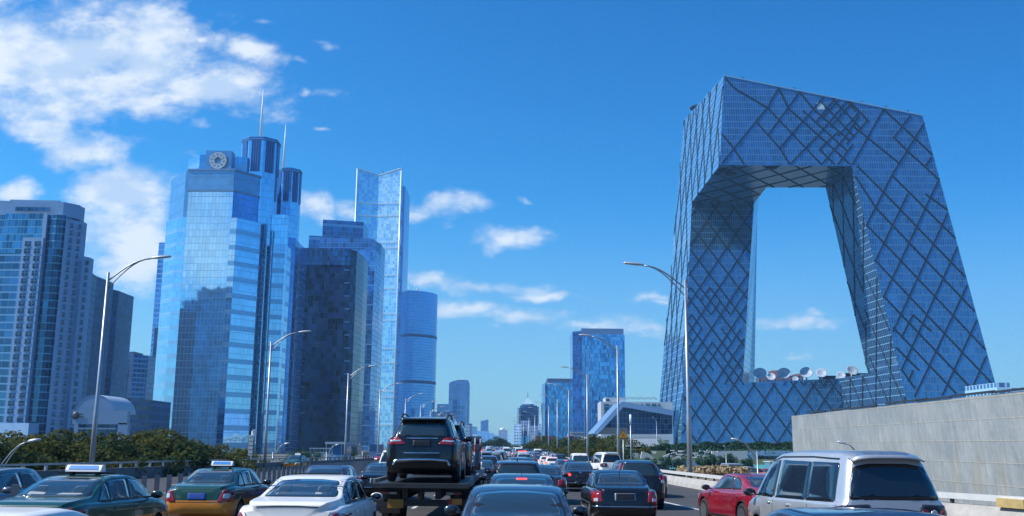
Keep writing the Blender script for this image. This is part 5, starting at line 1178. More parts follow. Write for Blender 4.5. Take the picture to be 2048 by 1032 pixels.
b.grid(rows,closed=True,sm=False,cap0=True,cap1=True); cb=b.build('cab',PT['dark_grey'],tr,fix=True)
b=MB(); b.face([(-.8,13.55,1.7),(.8,13.55,1.7),(.8,13.58,2.1),(-.8,13.58,2.1)]); b.build('rear_window',M_glassd,cb)
ML=sedan_variant('suv',W=1.92,rear_win=[(-.66,1.17),(.66,1.17),(.60,1.42),(.48,1.53),(-.48,1.53),(-.60,1.42)],tail=[(.40,.96),(.86,.94),(.89,1.14),(.60,1.13)])
c=Car('suv',ML,'black','black off-roader with chrome bumper trim riding at the rear of the flatbed truck',brake=False,plate=M_plblk).seams(); sA=c
c.root.location=(TX-.02,TY+.18,TZ+DZ+.01); c.root.rotation_euler=(-.0082,0,0)
c.rear('bumper_chrome',[(-.70,.40),(-.66,.50),(.66,.50),(.70,.40),(.62,.40),(.60,.455),(-.60,.455),(-.62,.40)],M_chrome,eps=.03,r=.0) if False else None
c.line('bumper_chrome',[(-.72,.44),(-.66,.55),(-.3,.575),(.3,.575),(.66,.55),(.72,.44)],.05,M_chrome,eps=.03); c.line('boot_strip',[(-.46,.74),(.46,.74)],.028,M_chrome,eps=.02); c.line('handle_bar',[(-.40,1.11),(.40,1.11)],.03,M_chrome,eps=.02)
for sx in (1,-1): c.rear('light_band',[(sx*.52,1.03),(sx*.82,1.01),(sx*.82,1.05),(sx*.55,1.065)],M_lwht,eps=.02,r=.01)
b=MB()
for sx in (1,-1): b.tube([(sx*.60,.65,1.66),(sx*.60,.8,1.74),(sx*.60,1.6,1.77),(sx*.60,2.5,1.74),(sx*.60,2.65,1.68)],.022,6)
b.build('roof_rails',M_trim,c.root)
b=MB(); rows=[]
for x in np.linspace(-.62,.62,11): k=1-(x/.64)**4; rows.append([(x,.50,1.60),(x,.22-.06*k,1.575),(x,.22-.06*k,1.60),(x,.6,1.66+.01*k)])
b.grid(rows,closed=True,cap0=True,cap1=True); b.build('roof_spoiler',PT['black'],c.root,fix=True)
o=clone(sA.root,TX,TY+6.6,0,None,'second black off-roader on the flatbed, just ahead of the rear one',None,'car'); o.location=(TX+.02,TY+6.4,TZ+DZ-.04)
# ============================================================ STREET FURNITURE
def lamp(name,x,y,side,H,label,grp,reach=3.6,z0=None,rise=1.0,k=1.):
    z0=road_z(y) if z0 is None else z0
    r=empty(name,(x,y,z0)); tag(r,label,'street lamp',grp)
    b=MB(); b.tube([(0,0,-.6),(0,0,H*.33),(0,0,H*.34),(0,0,H)],[.17*k,.15*k,.125*k,.085*k],12); b.build('pole',M_steel,r)
    b=MB(); s=side
    a1=[(s*t*reach*.72,0,H-.55+ (rise+.45)*math.sin(t*math.pi/2)) for t in [i/7 for i in range(8)]]
    a2=[(s*t*reach*.72,0,H-1.05+(rise+.95)*math.sin(t*math.pi/2)) for t in [i/7 for i in range(8)]]
    b.tube(a1,.05*k,6); b.tube(a2,.04*k,6); b.bar((s*.8,0,H-.12),(s*.8,0,H-.42),.05,.05); b.build('arm',M_steel,r)
    e=a1[-1]; b=MB(); q=(s*reach*.28)
    rows=[]
    for t,w,h in ((0,.07,.05),(.12,.13,.09),(.5,.15,.11),(.9,.13,.09),(1,.05,.04)):
        x_=e[0]+q*1.25*t; z_=e[2]+.03+rise*.12*t; rows.append([(x_,-w,z_),(x_,-w*.6,z_+h),(x_,w*.6,z_+h),(x_,w,z_),(x_,w*.7,z_-h*.5),(x_,-w*.7,z_-h*.5)])
    b.grid(rows,closed=True,cap0=True,cap1=True); b.build('lamp_head',mat('lamp_head_grey',(.5,.52,.55),.4,metal=.3),r,fix=True); return r
ordn=['nearest','second','third','fourth','fifth','sixth','seventh','eighth','ninth','tenth','eleventh','twelfth']
Hs=at_y(1357,560,60)[2]-road_z(60)
for i in range(11):
    y=60+38.*i; lamp('street_lamp',road_c(y)+XR(y)+.55,y,-1,Hs if i<6 else Hs,f'{ordn[i]} tall lamp post of the right-hand row, its arm reaching left over the road','lamp posts along the right barrier')
for i in range(11):
    y=60+34.5*i; x=[at_y(199,750,60)[0],at_y(536,800,94.5)[0],at_y(694,820,129)[0]][i] if i<3 else XL(y)-.5
    lamp('street_lamp',road_c(y)+x,y,1,[at_y(216,545,60)[2]-road_z(60),at_y(546,683,94.5)[2]-road_z(94),at_y(698,748,129)[2]][i] if i<3 else 11.8,f'{ordn[i]} tall lamp post of the left-hand row, its arm reaching right over the road','lamp posts along the left parapet')
# small lamps of the street below
for (bx,by,hx,hy,Y,lb_) in ((0,905,70,877,52,'small white lamp arm rising over the hedge at the far left'),(363,906,401,883,90,'small lamp with a curved arm in front of the bushes left of the white panels'),(546,905,574,885,105,'small curved lamp just right of the white panels'),(653,908,674,888,125,'small curved lamp left of the second tall post pair'),(725,905,720,888,150,'tiny curved lamp beside the glass lobby structure')):
    p=at_y(bx,by,Y);q=at_y(hx,hy,Y); s_=1 if q[0]>p[0] else -1
    lamp('street_lamp',p[0],Y,s_,max(2.,q[2]-GROUND-1.0),lb_,'small lamps of the lower street',reach=abs(q[0]-p[0])*1.05+.1,z0=GROUND,rise=.9,k=.6)
for (bx,by,hx,hy,Y,lb_) in ((1514,900,1470,876,75,'small lamp reaching left in front of the looped building base'),(1730,905,1683,882,62,'small lamp poking up above the silver people carrier roof'),(1452,905,1449,891,140,'tiny double lamp on the landscaped slope'),(1314,900,1306,834,250,'thin lamp mast in front of the wedge pavilion glass')):
    p=at_y(bx,by,Y);q=at_y(hx,hy,Y); s_=1 if q[0]>p[0] else -1
    lamp('street_lamp',p[0],Y,s_,max(2.,q[2]-GROUND-1.0),lb_,'small lamps below the right barrier',reach=abs(q[0]-p[0])*1.05+.1,z0=GROUND,rise=.9,k=.6)
# thin mast with panel antenna
p=at_y(1262,905,150);q=at_y(1263,829,150); m_=empty('antenna_mast',(p[0],150,GROUND)); tag(m_,'thin grey mast with a slim white antenna capsule in front of the pavilion','mast')
b=MB(); b.tube([(0,0,0),(0,0,q[2]-GROUND-1)],.10,8); b.box((0,0,q[2]-GROUND-2.6),(.7,.1,.08)); b.box((0,0,q[2]-GROUND-4.5),(.5,.1,.08)); b.build('pole',M_steel,m_); b=MB(); b.tube([(0,0,q[2]-GROUND-1.5),(0,0,q[2]-GROUND)],.17,8); b.build('antenna',M_white,m_)
# warning sign: yellow triangle, road narrows
YS=88.; p=at_y(1247,912,YS); sg=empty('warning_sign',(p[0],YS,GROUND)); tag(sg,'yellow triangular road-narrows warning sign with black border on a thin post','road sign')
zc=[at_y(1247,877,YS)[2]-GROUND,at_y(1247,859,YS)[2]-GROUND]; hs_=(zc[1]-zc[0])*.577*1.02
b=MB(); b.tube([(0,.06,0),(0,.06,zc[1]-.1)],.05,8); b.build('post',M_steel,sg)
def tri(k,y0,t):
    c_=zc[0]+(zc[1]-zc[0])*.36; P=[(-hs_*1.12,zc[0]),(hs_*1.12,zc[0]),(0,zc[1])]; P=[(x*k,c_+(z-c_)*k) for x,z in P]
    b=MB(); b.face([(x,y0,z) for x,z in P]); b.face([(x,y0+t,z) for x,z in P][::-1])
    for i in range(3): a_,c2=P[i],P[(i+1)%3]; b.face([(a_[0],y0+t,a_[1]),(c2[0],y0+t,c2[1]),(c2[0],y0,c2[1]),(a_[0],y0,a_[1])])
    return b
pl=tri(1,0,.03).build('border',mat('sign_black',(.01,.01,.01),.5),sg); tri(.84,-.012,.01).build('face',mat('sign_yellow',(.62,.28,.01),.45),sg)
b=MB(); h=zc[1]-zc[0]
b.bar((-.10*h/1,-.016,zc[0]+.12*h),(-.10*h,-.016,zc[0]+.55*h),.045*h,.006,up=(0,1,0)); b.bar((.13*h,-.016,zc[0]+.12*h),(.05*h,-.016,zc[0]+.32*h),.045*h,.006,up=(0,1,0)); b.bar((.05*h,-.016,zc[0]+.30*h),(.05*h,-.016,zc[0]+.55*h),.045*h,.006,up=(0,1,0)); b.build('pictogram',MATS['sign_black'],sg)
# white double panel sign, left
p=at_y(502,910,92); s2=empty('panel_sign',(p[0],92,GROUND)); tag(s2,'pair of tall narrow white sign panels on one pole left of the second tall lamp','sign')
b=MB(); b.tube([(0,.1,0),(0,.1,at_y(502,862,92)[2]-GROUND)],.09,8); b.build('pole',M_steel,s2)
for (x0,x1,y0,y1) in ((496,507,870,911),(503.5,510,859,886)):
    a=at_y(x0,y1,92);c=at_y(x1,y0,92); b=MB(); b.box(((a[0]+c[0])/2-p[0],-.02 if x0<500 else .05,(a[2]+c[2])/2-GROUND),(c[0]-a[0],.05,c[2]-a[2])); pn=b.build('panel',mat('sign_board',(.6,.62,.62),.5),s2)
    b=MB(); n=5 if y1-y0>30 else 3
    for i in range(n): b.box(((a[0]+c[0])/2-p[0],-.055 if x0<500 else .02,(a[2]+(c[2]-a[2])*(i+.5)/n)-GROUND),(c[0]-a[0]-.05,.012,.03))
    b.build('frame_bars',M_dsteel,pn)
# ------------------------------------------------------------ metal hoarding
M_hd=bpy.data.materials.new('dented_sheet'); M_hd.use_nodes=True; t=NT(M_hd.node_tree)
uv=t.n('ShaderNodeUVMap',uv_map='UVMap'); s_=t.n('ShaderNodeSeparateXYZ',_in=[uv.outputs[0]]); U_,V_=s_.outputs[0],s_.outputs[1]
r1=t.n('ShaderNodeMapping',_in={0:uv.outputs[0],2:(0,0,.5),3:(1.5,.55,1)}); nz=t.n('ShaderNodeTexNoise',_in={'Vector':r1.outputs[0],'Scale':1.1,'Detail':3.,'Roughness':.5})
nz2=t.n('ShaderNodeTexNoise',_in={'Vector':uv.outputs[0],'Scale':.5,'Detail':5.}); 
fu=t.m('FRACT',t.m('DIVIDE',U_,1.9)); fv=t.m('FRACT',t.m('DIVIDE',V_,1.05)); seam=t.m('MAXIMUM',t.m('LESS_THAN',fu,.018),t.m('LESS_THAN',fv,.045))
row=t.n('ShaderNodeTexWhiteNoise',_in={'Vector':t.n('ShaderNodeCombineXYZ',_in=[t.m('FLOOR',t.m('DIVIDE',U_,1.9)),t.m('FLOOR',t.m('DIVIDE',V_,1.05)),0.]).outputs[0]})
base=t.mix(t.ramp(nz2.outputs[0],(.35,.65)),(.33,.35,.345),(.42,.42,.40)); base=t.mix(t.m('MULTIPLY',row.outputs['Value'],.5),base,(.26,.285,.29))
streak=t.n('ShaderNodeTexNoise',_in={'Vector':t.n('ShaderNodeMapping',_in={0:uv.outputs[0],3:(3.2,.12,1)}).outputs[0],'Scale':1.2,'Detail':4.})
low_=t.ramp(V_,(1.2,3.4,1.,0.)); rust=t.m('MULTIPLY',t.m('MULTIPLY',t.ramp(streak.outputs[0],(.52,.64)),low_),.55); base=t.mix(rust,base,(.42,.30,.12))
base=t.mix(t.m('MULTIPLY',seam,.6),base,(.55,.50,.40)); sh2=t.m('MULTIPLY',t.m('GREATER_THAN',fv,.955),.5); base=t.mix(sh2,base,(.2,.2,.19))
hgt=t.m('SUBTRACT',t.m('ADD',t.m('MULTIPLY',nz.outputs[0],1.6),t.m('MULTIPLY',nz2.outputs[0],.4)),t.m('MULTIPLY',seam,.2)); bp=t.n('ShaderNodeBump',_in={'Strength':.8,'Distance':.14,'Height':hgt})
bb=t.n('ShaderNodeBsdfPrincipled',_in={'Base Color':base,'Roughness':.55,'Metallic':.15,'Normal':bp.outputs[0]}); t.n('ShaderNodeOutputMaterial',_in=[bb.outputs[0]])
hl=at_y(1583,832,84); hr=at_z(2048,782,hl[2]); dirh=(hr-hl)/np.linalg.norm(hr-hl); he=hl+dirh*60
hd=empty('metal_hoarding',(hl[0],hl[1],GROUND)); tag(hd,'big wall of dented pale metal sheets with rust streaks behind the right barrier','hoarding')
b=MB(); L_=60; zt_=hl[2]
nrm=np.array([-dirh[1],dirh[0],0]); nrm=-nrm if nrm[0]>0 else nrm
q=[hl,he,he-nrm*.35,hl-nrm*.35]
b.prism([(float(a[0]),float(a[1])) for a in q],GROUND,zt_); ob=under(b.build('sheets',M_hd),hd)
uvd=ob.data.uv_layers[0].data
for l in ob.data.loops:
    co=ob.data.vertices[l.vertex_index].co; uvd[l.index].uv=((co.x-hl[0])*dirh[0]+(co.y-hl[1])*dirh[1],co.z-.2)
b=MB(); rr=random.Random(4)
for i in range(9):
    a=hl+dirh*(6+i*5.2+rr.uniform(-1,1)); c_=a+dirh*rr.uniform(4,7); b.bar(a+np.array([0,0,.10+.04*(i%2)]),c_+np.array([0,0,.10+.04*(i%2)]),.14,.10)
under(b.build('loose_poles',M_dsteel),hd)
# yellow blocks on the barrier
for k,(px,py,w_,Y) in enumerate(((1902,1010,1.0,27.5),(1998,1016,1.6,25.2),(2090,1020,1.6,23.4))):
    p=(XR(Y)+.05,Y,road_z(Y)+.52); b=MB(); a=math.atan2(XR(Y+1)-XR(Y-1),2); b.box((0,0,.12),(.22,w_,.24)); o=b.build('kerb_block',M_yel); bv=o.modifiers.new('bevel','BEVEL'); bv.width=.02; o.location=(p[0]+.02,p[1],p[2]); o.rotation_euler=(0,0,-a); tag(o,['short yellow block lying on the right barrier just behind the people carrier','long yellow block on the right barrier at the picture edge','yellow block on the right barrier beyond the picture edge'][k],'block')
# ============================================================ PLANTS
def leafmat(name,c): 
    m=bpy.data.materials.new(name); m.use_nodes=True; t=NT(m.node_tree); oi=t.n('ShaderNodeObjectInfo'); tc=t.n('ShaderNodeTexCoord')
    nz=t.n('ShaderNodeTexNoise',_in={'Vector':tc.outputs['Object'],'Scale':1.3,'Detail':3.}); k=t.m('ADD',t.ramp(nz.outputs[0],(.3,.7,.6,1.45)),t.m('MULTIPLY',t.m('SUBTRACT',oi.outputs['Random'],.5),.35))
    cc=t.n('ShaderNodeVectorMath','SCALE',{0:c,3:k}).outputs[0]; d=t.n('ShaderNodeBsdfDiffuse',_in=[cc]); tr_=t.n('ShaderNodeBsdfTranslucent',_in=[cc]); mx=t.n('ShaderNodeMixShader',_in={0:.3,1:d.outputs[0],2:tr_.outputs[0]}); t.n('ShaderNodeOutputMaterial',_in=[mx.outputs[0]]); return m
M_leaf=leafmat('leaf_olive',(.085,.095,.030)); M_leafd=leafmat('leaf_dark',(.035,.06,.03)); M_leafb=leafmat('leaf_blue_green',(.04,.09,.06)); M_bark=mat('bark',(.09,.07,.05),.9)
def tree_meshes(seed,R,H,n,leaf,trunk=.14,clumps=26,flat=.8):
    rg=random.Random(seed); zc=H-R*flat; b=MB()
    cl=[]
    for i in range(clumps):
        while True:
            v=Vector((rg.uniform(-1,1),rg.uniform(-1,1),rg.uniform(-1,1)))
            if .25<v.length<1: break
        v=v.normalized()*(v.length**.5)
        cl.append((Vector((v.x*R*.82,v.y*R*.82,zc+v.z*R*flat*.85)),R*rg.uniform(.22,.42)))
    for i in range(n):
        c,r=rg.choice(cl); d=Vector((rg.gauss(0,1),rg.gauss(0,1),rg.gauss(0,1))).normalized(); p=c+Vector((d.x,d.y,d.z*.8))*r*rg.uniform(.6,1.12)
        if p.z<.4: p.z=.4
        s=leaf*rg.uniform(.6,1.3); a=(d+Vector((rg.gauss(0,.5),rg.gauss(0,.5),rg.gauss(0,.5)+.3))).normalized(); t_=a.orthogonal().normalized(); t_.rotate(Matrix.Rotation(rg.uniform(0,6.28),3,a)); w=a.cross(t_)
        b.face([p-t_*s,p-w*s*.5,p+t_*s,p+w*s*.5])
    crown=b.mesh('crown'); t=MB(); t.tube([(0,0,-.3),(.05,0,zc*.5),(0,.05,zc+R*.2)],[trunk*1.3,trunk,trunk*.5],8)
    for c,r in cl[:9]: t.tube([(0,0,max(.6,zc-R*.5)),(c.x*.5,c.y*.5,(zc+c.z)/2-.1),tuple(c)],[trunk*.55,trunk*.35,trunk*.12],5)
    return crown,t.mesh('trunk')
TREES=[tree_meshes(20+i,R,H,n,lf,tk) for i,(R,H,n,lf,tk) in enumerate(((2.6,6.4,2600,.16,.16),(3.2,7.0,3200,.17,.18),(2.2,5.6,2200,.15,.13)))]
BUSH=[tree_meshes(40+i,1.1,1.9,900,.11,.04,12) for i in range(2)]
def plant(src,x,y,z,s,m,label,cat,group,name='tree',rz=0,sx=1):
    r=empty(name,(x,y,z),rz); tag(r,label,cat,group); r.scale=(s*sx,s*sx,s)
    for me,nm,mm in ((src[0],'crown',m),(src[1],'trunk',M_bark)):
        if not me.materials: me.materials.append(mm)
        o=bpy.data.objects.new(nm,me); COL.objects.link(o); o.parent=r; o.material_slots[0].link='OBJECT'; o.material_slots[0].material=mm
    return r
rt=random.Random(9)
# line of trees below the left parapet
NUM=ordn[:0]+['first']+ordn[1:]+['thirteenth','fourteenth','fifteenth','sixteenth','seventeenth','eighteenth','nineteenth','twentieth','twenty-first']
tops=[(-25,864),(15,862),(60,866),(95,862),(135,858),(168,868),(205,858),(240,866),(262,860),(296,852),(325,858),(352,878),(395,886),(440,888),(470,895)]
for i,(px,py) in enumerate(tops):
    Y=66+i*2.2+rt.uniform(-3,3); p=at_y(px,py,Y); H=p[2]-GROUND; src=TREES[i%3]; h0=(6.4,7.0,5.6)[i%3]
    plant(src,p[0],Y,GROUND,H/h0,M_leaf,f'{NUM[i]} tree from the left in the taller back row over the left parapet','tree','trees in the row over the left parapet',rz=rt.uniform(0,6),sx=1.25)
    p2=at_y(px+20,py+22,Y-9)
    plant(TREES[(i+1)%3],p2[0],Y-9,GROUND,max(.35,(p2[2]-GROUND)/(7.0,5.6,6.4)[i%3]),M_leaf if i%2 else M_leafd,f'{NUM[i]} tree from the left in the lower front row right behind the left parapet','tree','trees in the row over the left parapet',rz=rt.uniform(0,6),sx=1.35)
for (px,py,Y,lb_) in ((520,903,120,'small blue-green bush right of the white sign panels'),(580,904,125,'low bush behind the oncoming taxi, on its left'),(600,894,170,'rounded dark tree behind the oncoming taxi'),(625,898,175,'smaller dark tree right of the rounded one behind the oncoming taxi'),(700,897,230,'dark street tree beneath the stepped tower'),(735,902,230,'low dark tree left of the loaded truck'),(755,898,260,'dark tree touching the loaded truck on its left')):
    p=at_y(px,py,Y); plant(TREES[0],p[0],Y,GROUND,(p[2]-GROUND)/6.4,M_leafb,lb_,'tree',None,rz=px)
# right-hand avenue and the far trees at the bend
rgt=[(1075,880,300),(1087,872,290),(1100,874,280),(1112,876,270),(1122,872,255),(1133,876,250),(1145,874,235),(1158,880,225),(1170,878,215),(1182,868,200),(1194,876,190),(1060,884,340),(1048,887,380),(1038,888,420),(1205,886,170),(1216,893,160),(1185,893,150),(1165,896,160),(1140,894,180),(1115,893,200),(1095,890,230)]
rgt.sort()
for i,(px,py,Y) in enumerate(rgt):
    p=at_y(px,py,Y); plant(TREES[i%3],p[0],Y,GROUND,(p[2]-GROUND)/(6.4,7,5.6)[i%3],M_leaf if i%3 else M_leafd,f'{NUM[i]} tree from the left in the green clump right of the far traffic','tree','trees right of the far traffic',rz=i,sx=1.2)
for i,(px,py,Y) in enumerate(((985,876,620),(992,873,640),(1000,876,600),(1008,880,560),(978,882,680),(968,884,760),(1016,885,520),(958,886,800),(950,884,860),(1026,887,480))):
    p=at_y(px,py,Y); plant(TREES[i%3],p[0],Y,GROUND,(p[2]-GROUND)/(6.4,7,5.6)[i%3],M_leafb,f'{NUM[i]} nearest-to-centre dark hazy tree of the far clump at the bend','tree','far trees at the bend',rz=i,sx=1.3)
# ---- left lower buildings and street bits
def boxpx(root,name,x0,x1,y0,y1,Y,d,m):
    a=at_y(x0,y1,Y);c=at_y(x1,y0,Y); b=MB(); b.box(((a[0]+c[0])/2,Y+d/2,(a[2]+c[2])/2),(c[0]-a[0],d,c[2]-a[2])); return under(b.build(name,m),root)
r=bld('lobby_building','pale blue framed glass lobby building at street level below the dark towers','building',at_y(670,900,210)[0],210)
M_frm=mat('pale_blue_frame',(.28,.38,.48),.5)
boxpx(r,'roof_slab',650,690,884,888,210,12,M_frm); boxpx(r,'wall',653,688,888,935,211,10,facade('lobby_glass',(.08,.2,.36),(.35,.45,.55),2,4,.08,.1,metal=.5,rnd=.5)); boxpx(r,'post',650,653,888,935,210,.5,M_frm); boxpx(r,'post',687,690,888,935,210,.5,M_frm)
r=bld('footbridge','pale truss footbridge at street level behind the oncoming taxi','bridge',at_y(640,905,190)[0],190)
for k in range(7):
    boxpx(r,'post',620+k*6.5,621+k*6.5,897,915,190,.3,M_frm)
boxpx(r,'handrail',618,662,896,897.5,190,.3,M_frm); boxpx(r,'deck',618,662,908,912,190,2,M_frm)
tag(boxpx(empty('kiosk_anchor'),'ticket_kiosk',738,760,889,930,200,6,F_fd),'dark ribbed kiosk block left of the loaded truck','kiosk'); 
k=bpy.data.objects['ticket_kiosk']; k.parent=None; bpy.data.objects.remove(bpy.data.objects['kiosk_anchor'])
# red-brown low buildings among the trees, pale frame, blue hoarding boards
r=bld('shed','red-brown low building among the trees right of the far traffic','building',at_y(1100,880,360)[0],360); boxpx(r,'wall',1072,1112,872,900,360,14,MATS['red_brown_wall'])
r=bld('shed','red-brown building end between the trees and the pale concrete frame','building',at_y(1143,880,300)[0],300); boxpx(r,'wall',1134,1149,872,900,300,14,MATS['red_brown_wall']); boxpx(r,'tank',1135,1138,868,874,299,1,M_white)
r=bld('concrete_frame','pale open concrete frame structure behind the trees left of the pavilion','building',at_y(1155,880,310)[0],310)
for k in range(6): boxpx(r,'post',1142+k*5,1143.2+k*5,864,892,310,.6,M_conc)
boxpx(r,'beam',1141,1168,864,866,309.4,2,M_conc); boxpx(r,'beam',1141,1168,871,873,309.4,2,M_conc)
for k,(x0,x1,y0,m,lb_) in enumerate(((1051,1061,872,mat('board_blue',(.12,.42,.68),.5),'sky blue billboard above the distant traffic'),(1062,1073,870,mat('board_pale',(.5,.62,.72),.5),'slanted pale billboard beside the sky blue one'),(1042,1047,875,MATS['board_blue'],'narrow blue billboard beside a lamp post'))):
    a=at_y(x0,890,380);c=at_y(x1,y0,380); b=MB(); b.box((0,0,(a[2]+c[2])/2-GROUND),(c[0]-a[0],.5,c[2]-a[2])); rr_=empty('billboard',((a[0]+c[0])/2,380,GROUND)); tag(rr_,lb_,'billboard'); b.build('board',m,rr_); b=MB(); b.tube([(0,.3,0),(0,.3,a[2]-GROUND+.2)],.25,6); b.build('post',M_steel,rr_)
# ---- landscaped slope under the looped building
def poly3(b,pts,mi=0): b.face([tuple(at_y(*p)) for p in pts],mi=mi)
def sheet(name,pts,m,kind='structure',label=None,cat=None,thick=None):
    b=MB(); poly3(b,pts); 
    o=b.build(name,m); 
    bm=bmesh.new(); bm.from_mesh(o.data)
    for f in bm.faces:
        if f.normal.z<0: f.normal_flip()
    bm.to_mesh(o.data); bm.free(); 
    if kind: tag(o,kind=kind)
    else: tag(o,label,cat)
    return o
sheet('grass_slope',[(1180,925,170),(1332,929,170),(1332,880,330),(1186,876,330)],M_grass)
sheet('grass_slope',[(1330,935,180),(1600,935,180),(1600,888,330),(1330,888,330)],M_grass)
sheet('paved_slope',[(1252,893,240),(1322,893,240),(1312,877,300),(1240,878,300)],mat('grey_paving',(.25,.28,.3),.7,noise=.15,nscale=.4))
sheet('plaza',[(1330,938,170),(1600,940,170),(1600,930,185),(1330,928,185)],mat('teal_cover',(.06,.30,.27),.8,noise=.2,nscale=1))
sheet('dirt_bank',[(1370,966,74),(1580,972,74),(1580,944,118),(1370,940,118)],M_dirt)
def lump(name,x0,x1,y,Y,w,h,m,n,label,cat):
    b=MB(); rg=random.Random(int(x0)); a,c=at_y(x0,y,Y),at_y(x1,y,Y)
    for i in range(n):
        t=rg.random(); x=a[0]+(c[0]-a[0])*t; yy=Y+rg.uniform(-w,w); z=a[2]+(c[2]-a[2])*t+rg.uniform(-.1,h); s=rg.uniform(.15,.4); ax=Vector((rg.gauss(0,1),rg.gauss(0,1),rg.gauss(0,1))).normalized()
        p=[Vector((x,yy,z))+v*s for v in (ax,ax.orthogonal().normalized(),ax.cross(ax.orthogonal()).normalized(),-ax*.7)]
        for f in ((0,1,2),(0,2,3),(0,3,1),(1,3,2)): b.face([p[q] for q in f])
    return b.build(name,m)
tag(lump('rubble',1372,1475,945,92,5,.42,mat('straw_rubble',(.30,.22,.12),.9,noise=.3),700,None,None),kind='stuff')
def hedge(name,x0,x1,y,Y,h,m,n,s0=.3,d=2.):
    b=MB(); rg=random.Random(int(x0+y)); a,c=at_y(x0,y,Y),at_y(x1,y,Y)
    for i in range(n):
        t=rg.random(); x=a[0]+(c[0]-a[0])*t; yy=Y+rg.uniform(-d,d); z=a[2]+(c[2]-a[2])*t+rg.uniform(-h,h*(.5+.3*math.sin(x*.9))); s=s0*rg.uniform(.6,1.2); ax=Vector((rg.gauss(0,1),rg.gauss(0,1),rg.gauss(0,1))).normalized(); o_=ax.orthogonal().normalized(); q=ax.cross(o_); p=Vector((x,yy,z)); b.face([p-ax*s,p-q*s*.6,p+ax*s,p+q*s*.6])
    o=b.build(name,m); tag(o,kind='stuff'); return o
hedge('hedge',1190,1262,882,280,2.2,M_leaf,1600,.35,14.); hedge('hedge',1200,1300,893,245,2.0,M_leaf,1400,.3,10.); hedge('hedge',1340,1590,905,225,2.0,M_leafb,2600,.3,12.); hedge('hedge',1195,1262,912,190,1.6,M_leafd,1600,.25,6.)
hedge('hedge',1285,1365,897,235,1.3,M_leafb,3000,.35); hedge('hedge',1400,1590,889,255,.8,M_leafb,5000,.35); hedge('hedge',1335,1470,893,250,1.0,M_leafb,3500,.35); hedge('hedge',1215,1300,904,215,1.2,M_leaf,2500,.3); hedge('hedge',1470,1590,894,250,.5,M_leafd,2000,.3)
M_ww=mat('white_wall',(.50,.52,.52),.7,noise=.08)
def wedge(label,pts,Y,d,m,name='garden_wall',cat='wall'):
    P=[at_y(px,py,Y) for px,py in pts]; b=MB(); F=[(p[0],Y,p[2]) for p in P]; K=[(p[0],Y+d,p[2]) for p in P]; n=len(F); b.face(F); b.face(K[::-1])
    for i in range(n): b.face([F[i],K[i],K[(i+1)%n],F[(i+1)%n]])
    return tag(b.build(name,m,fix=True),label,cat)
wedge('pale ramp wall sloping down right behind the white people carrier',[(1284,903),(1296,906),(1322,928),(1280,928)],190,1,M_ww)
wedge('white wedge-shaped garden wall pointing up right on the slope',[(1312,919),(1340,907),(1337,913),(1320,923)],200,1,M_ww)
wedge('long white garden wall below the looped building',[(1424,902),(1494,902),(1494,926),(1478,926),(1424,908)],210,1,M_ww)
wedge('cream retaining wall panel behind the white people carrier roof',[(1262,906),(1276,906),(1276,928),(1262,928)],195,1,M_ww)
wedge('blue-white panelled wall and canopy below the looped building',[(1495,902),(1585,902),(1585,912),(1512,912),(1512,930),(1495,930)],215,6,facade('panelled_wall',(.42,.5,.58),(.2,.3,.42),1.2,30,.06,0,metal=.1,rough=.5,rnd=.15))
wedge('dark glazed ground floor under the panelled canopy',[(1512.5,912.5),(1585,912.5),(1585,932),(1512.5,932)],219,4,F_x3,name='glazed_front',cat='building')
wedge('bright white strip wall beside the construction ground',[(1186,874),(1318,873),(1320,877),(1186,878)],331,1,M_ww)
wedge('slanted white kerb at the foot of the pavilion terrace',[(1316,874),(1322,876),(1338,892),(1334,893)],300,1,M_ww)
rg=random.Random(2); b=MB()
for i in range(70):
    px,py,Y=rg.choice([(rg.uniform(1295,1420),rg.uniform(903,925),212),(rg.uniform(1345,1440),rg.uniform(900,926),208)]); p=at_y(px,py,Y); b.box((p[0],Y+rg.uniform(-2,2),p[2]),(.9,.4,.18),rz=rg.uniform(-.5,.5))
tag(b.build('paving_slabs',M_ww),kind='stuff')
# construction fence of blue-grey sheets and site cabins
YF=175; a=at_y(1318,925,YF);c=at_y(1470,927,YF); b=MB(); n=26
for i in range(n): x=a[0]+(c[0]-a[0])*(i+.5)/n; b.box((x,YF+.05*(i%2),(a[2]+GROUND)/2+.2),((c[0]-a[0])/n-.04,.06,a[2]-GROUND+.2))
tag(b.build('site_fence',mat('fence_sheet',(.20,.30,.40),.6,noise=.15,nscale=.5)),'blue-grey sheet fence round the construction ground below the garden','fence')
def cabin_box(x0,x1,y0,y1,Y,lb_,m=M_ww,roof=None):
    r=empty('site_cabin',(at_y((x0+x1)/2,900,Y)[0],Y,GROUND)); tag(r,lb_,'cabin'); boxpx(r,'wall',x0,x1,y0+1.6,y1,Y,3,m); boxpx(r,'roof',x0-.6,x1+.6,y0,y0+1.5,Y-.4,4,roof or M_frm)
    n=3
    for i in range(n): w=(x1-x0)/n; boxpx(r,'door',x0+w*i+w*.18,x0+w*(i+1)-w*.12,y0+4,y1-1,Y-.05,.04,mat('cabin_panel',(.42,.44,.42),.6))
cabin_box(1457,1486,928,944,120,'small white site cabin with teal roof and three door panels above the red coupe'); cabin_box(1492,1506,934,945,122,'smaller grey site cabin right of the teal-roofed one')
boxes=[(1541,1580,923,945,140,'blue glass-fronted site booth beside the metal hoarding')]
cabin_box(*boxes[0][:5],boxes[0][5],m=mat('booth_blue',(.12,.3,.42),.4),roof=M_ww)
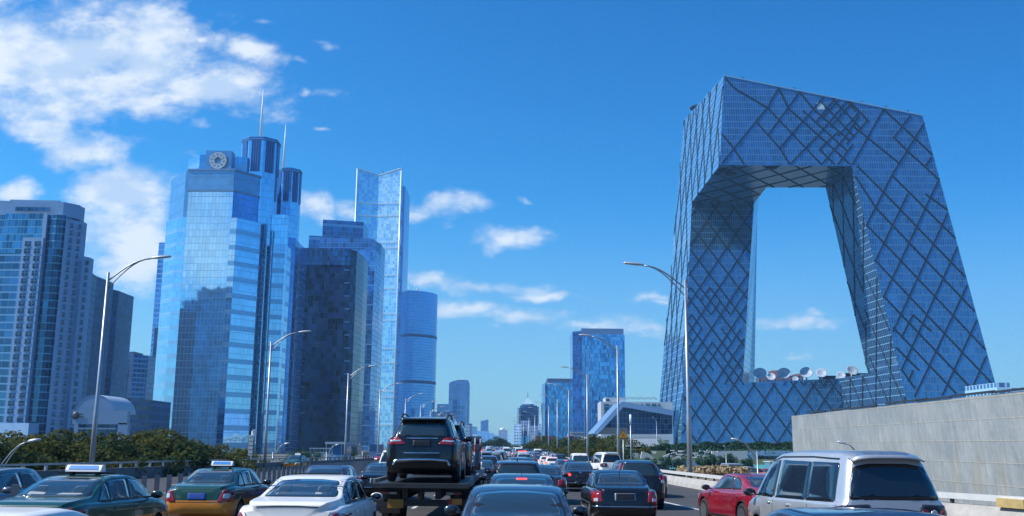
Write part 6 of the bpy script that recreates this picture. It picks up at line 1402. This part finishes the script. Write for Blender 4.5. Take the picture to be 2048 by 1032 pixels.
for (x,y,Yv,col,lb_) in ((1530,940,112,'maroon','dark red car parked beyond the barrier above the coupe roof'),(1556,941,116,'red','red car parked beyond the barrier next to the metal hoarding')):
    p=at_y(x,y,Yv); o=clone(hatch.root,0,Yv,70,col,lb_,None,'car'); o.location=(p[0],Yv,p[2]-1.3)
tag(wedge('blue barrier board at the end of the right-hand crash barrier',[(1181,913.5),(1212,913.5),(1212,921),(1181,920)],118,.1,mat('deep_blue_board',(.02,.09,.35),.5),name='barrier_board',cat='board'))
for i,(px,py,Y) in enumerate(((1300,918,165),(1334,919,165),(1358,919,165),(1330,918,180),(1404,917,165),(1416,916,165),(1432,913,165),(1457,910,165),(1492,918,165))):
    p=at_y(px,py-8,Y); plant(BUSH[i%2],p[0],Y,GROUND,(p[2]-GROUND)/1.9,M_leafb,f'{NUM[i]} round dark shrub along the blue-grey site fence, counted from the barrier lamp side','shrub','round shrubs behind the site fence',name='shrub',rz=i,sx=.5)
# ============================================================ HAZE
hz=bpy.data.materials.new('haze_air'); hz.use_nodes=True; t=NT(hz.node_tree); v_=t.n('ShaderNodeVolumePrincipled',_in={'Color':(.38,.70,1,1),'Density':.00011,'Anisotropy':.1}); o_=t.n('ShaderNodeOutputMaterial'); t.t.links.new(v_.outputs[0],o_.inputs['Volume'])
b=MB(); b.box((0,1150,180),(3600,3900,370)); o=b.build('haze',hz); tag(o,kind='stuff')
# ============================================================ towers added behind the camera to darken reflections in glass and car paint
back=[('added dark brown slab tower behind the camera, seen only in reflections',-150,-120,40,30,95,F_far),('added black glass tower behind the camera on the left, seen only in reflections',-95,-210,46,36,150,F_h),('added pale ribbed block behind the camera, seen only in reflections',-20,-420,50,30,110,F_fw),('added mid-blue tower behind the camera on the right, seen only in reflections',95,-260,44,34,130,F_i),('added low dark block behind the camera on the right, seen only in reflections',70,-90,50,40,42,F_fd),('added long low slab behind the camera on the left, seen only in reflections',-60,-70,30,60,26,F_ap),('added far grey tower behind the camera, seen only in reflections',190,-380,40,40,170,F_far)]
for l_,x,y,w_,d_,h_,m_ in back:
    r=empty('office_tower',(x,y,GROUND)); tag(r,l_,'building'); b=MB(); b.prism([(x-w_/2,y-d_/2),(x+w_/2,y-d_/2),(x+w_/2,y+d_/2),(x-w_/2,y+d_/2)],GROUND,h_,tmi=1); under(b.build('block',[m_,M_roof]),r)
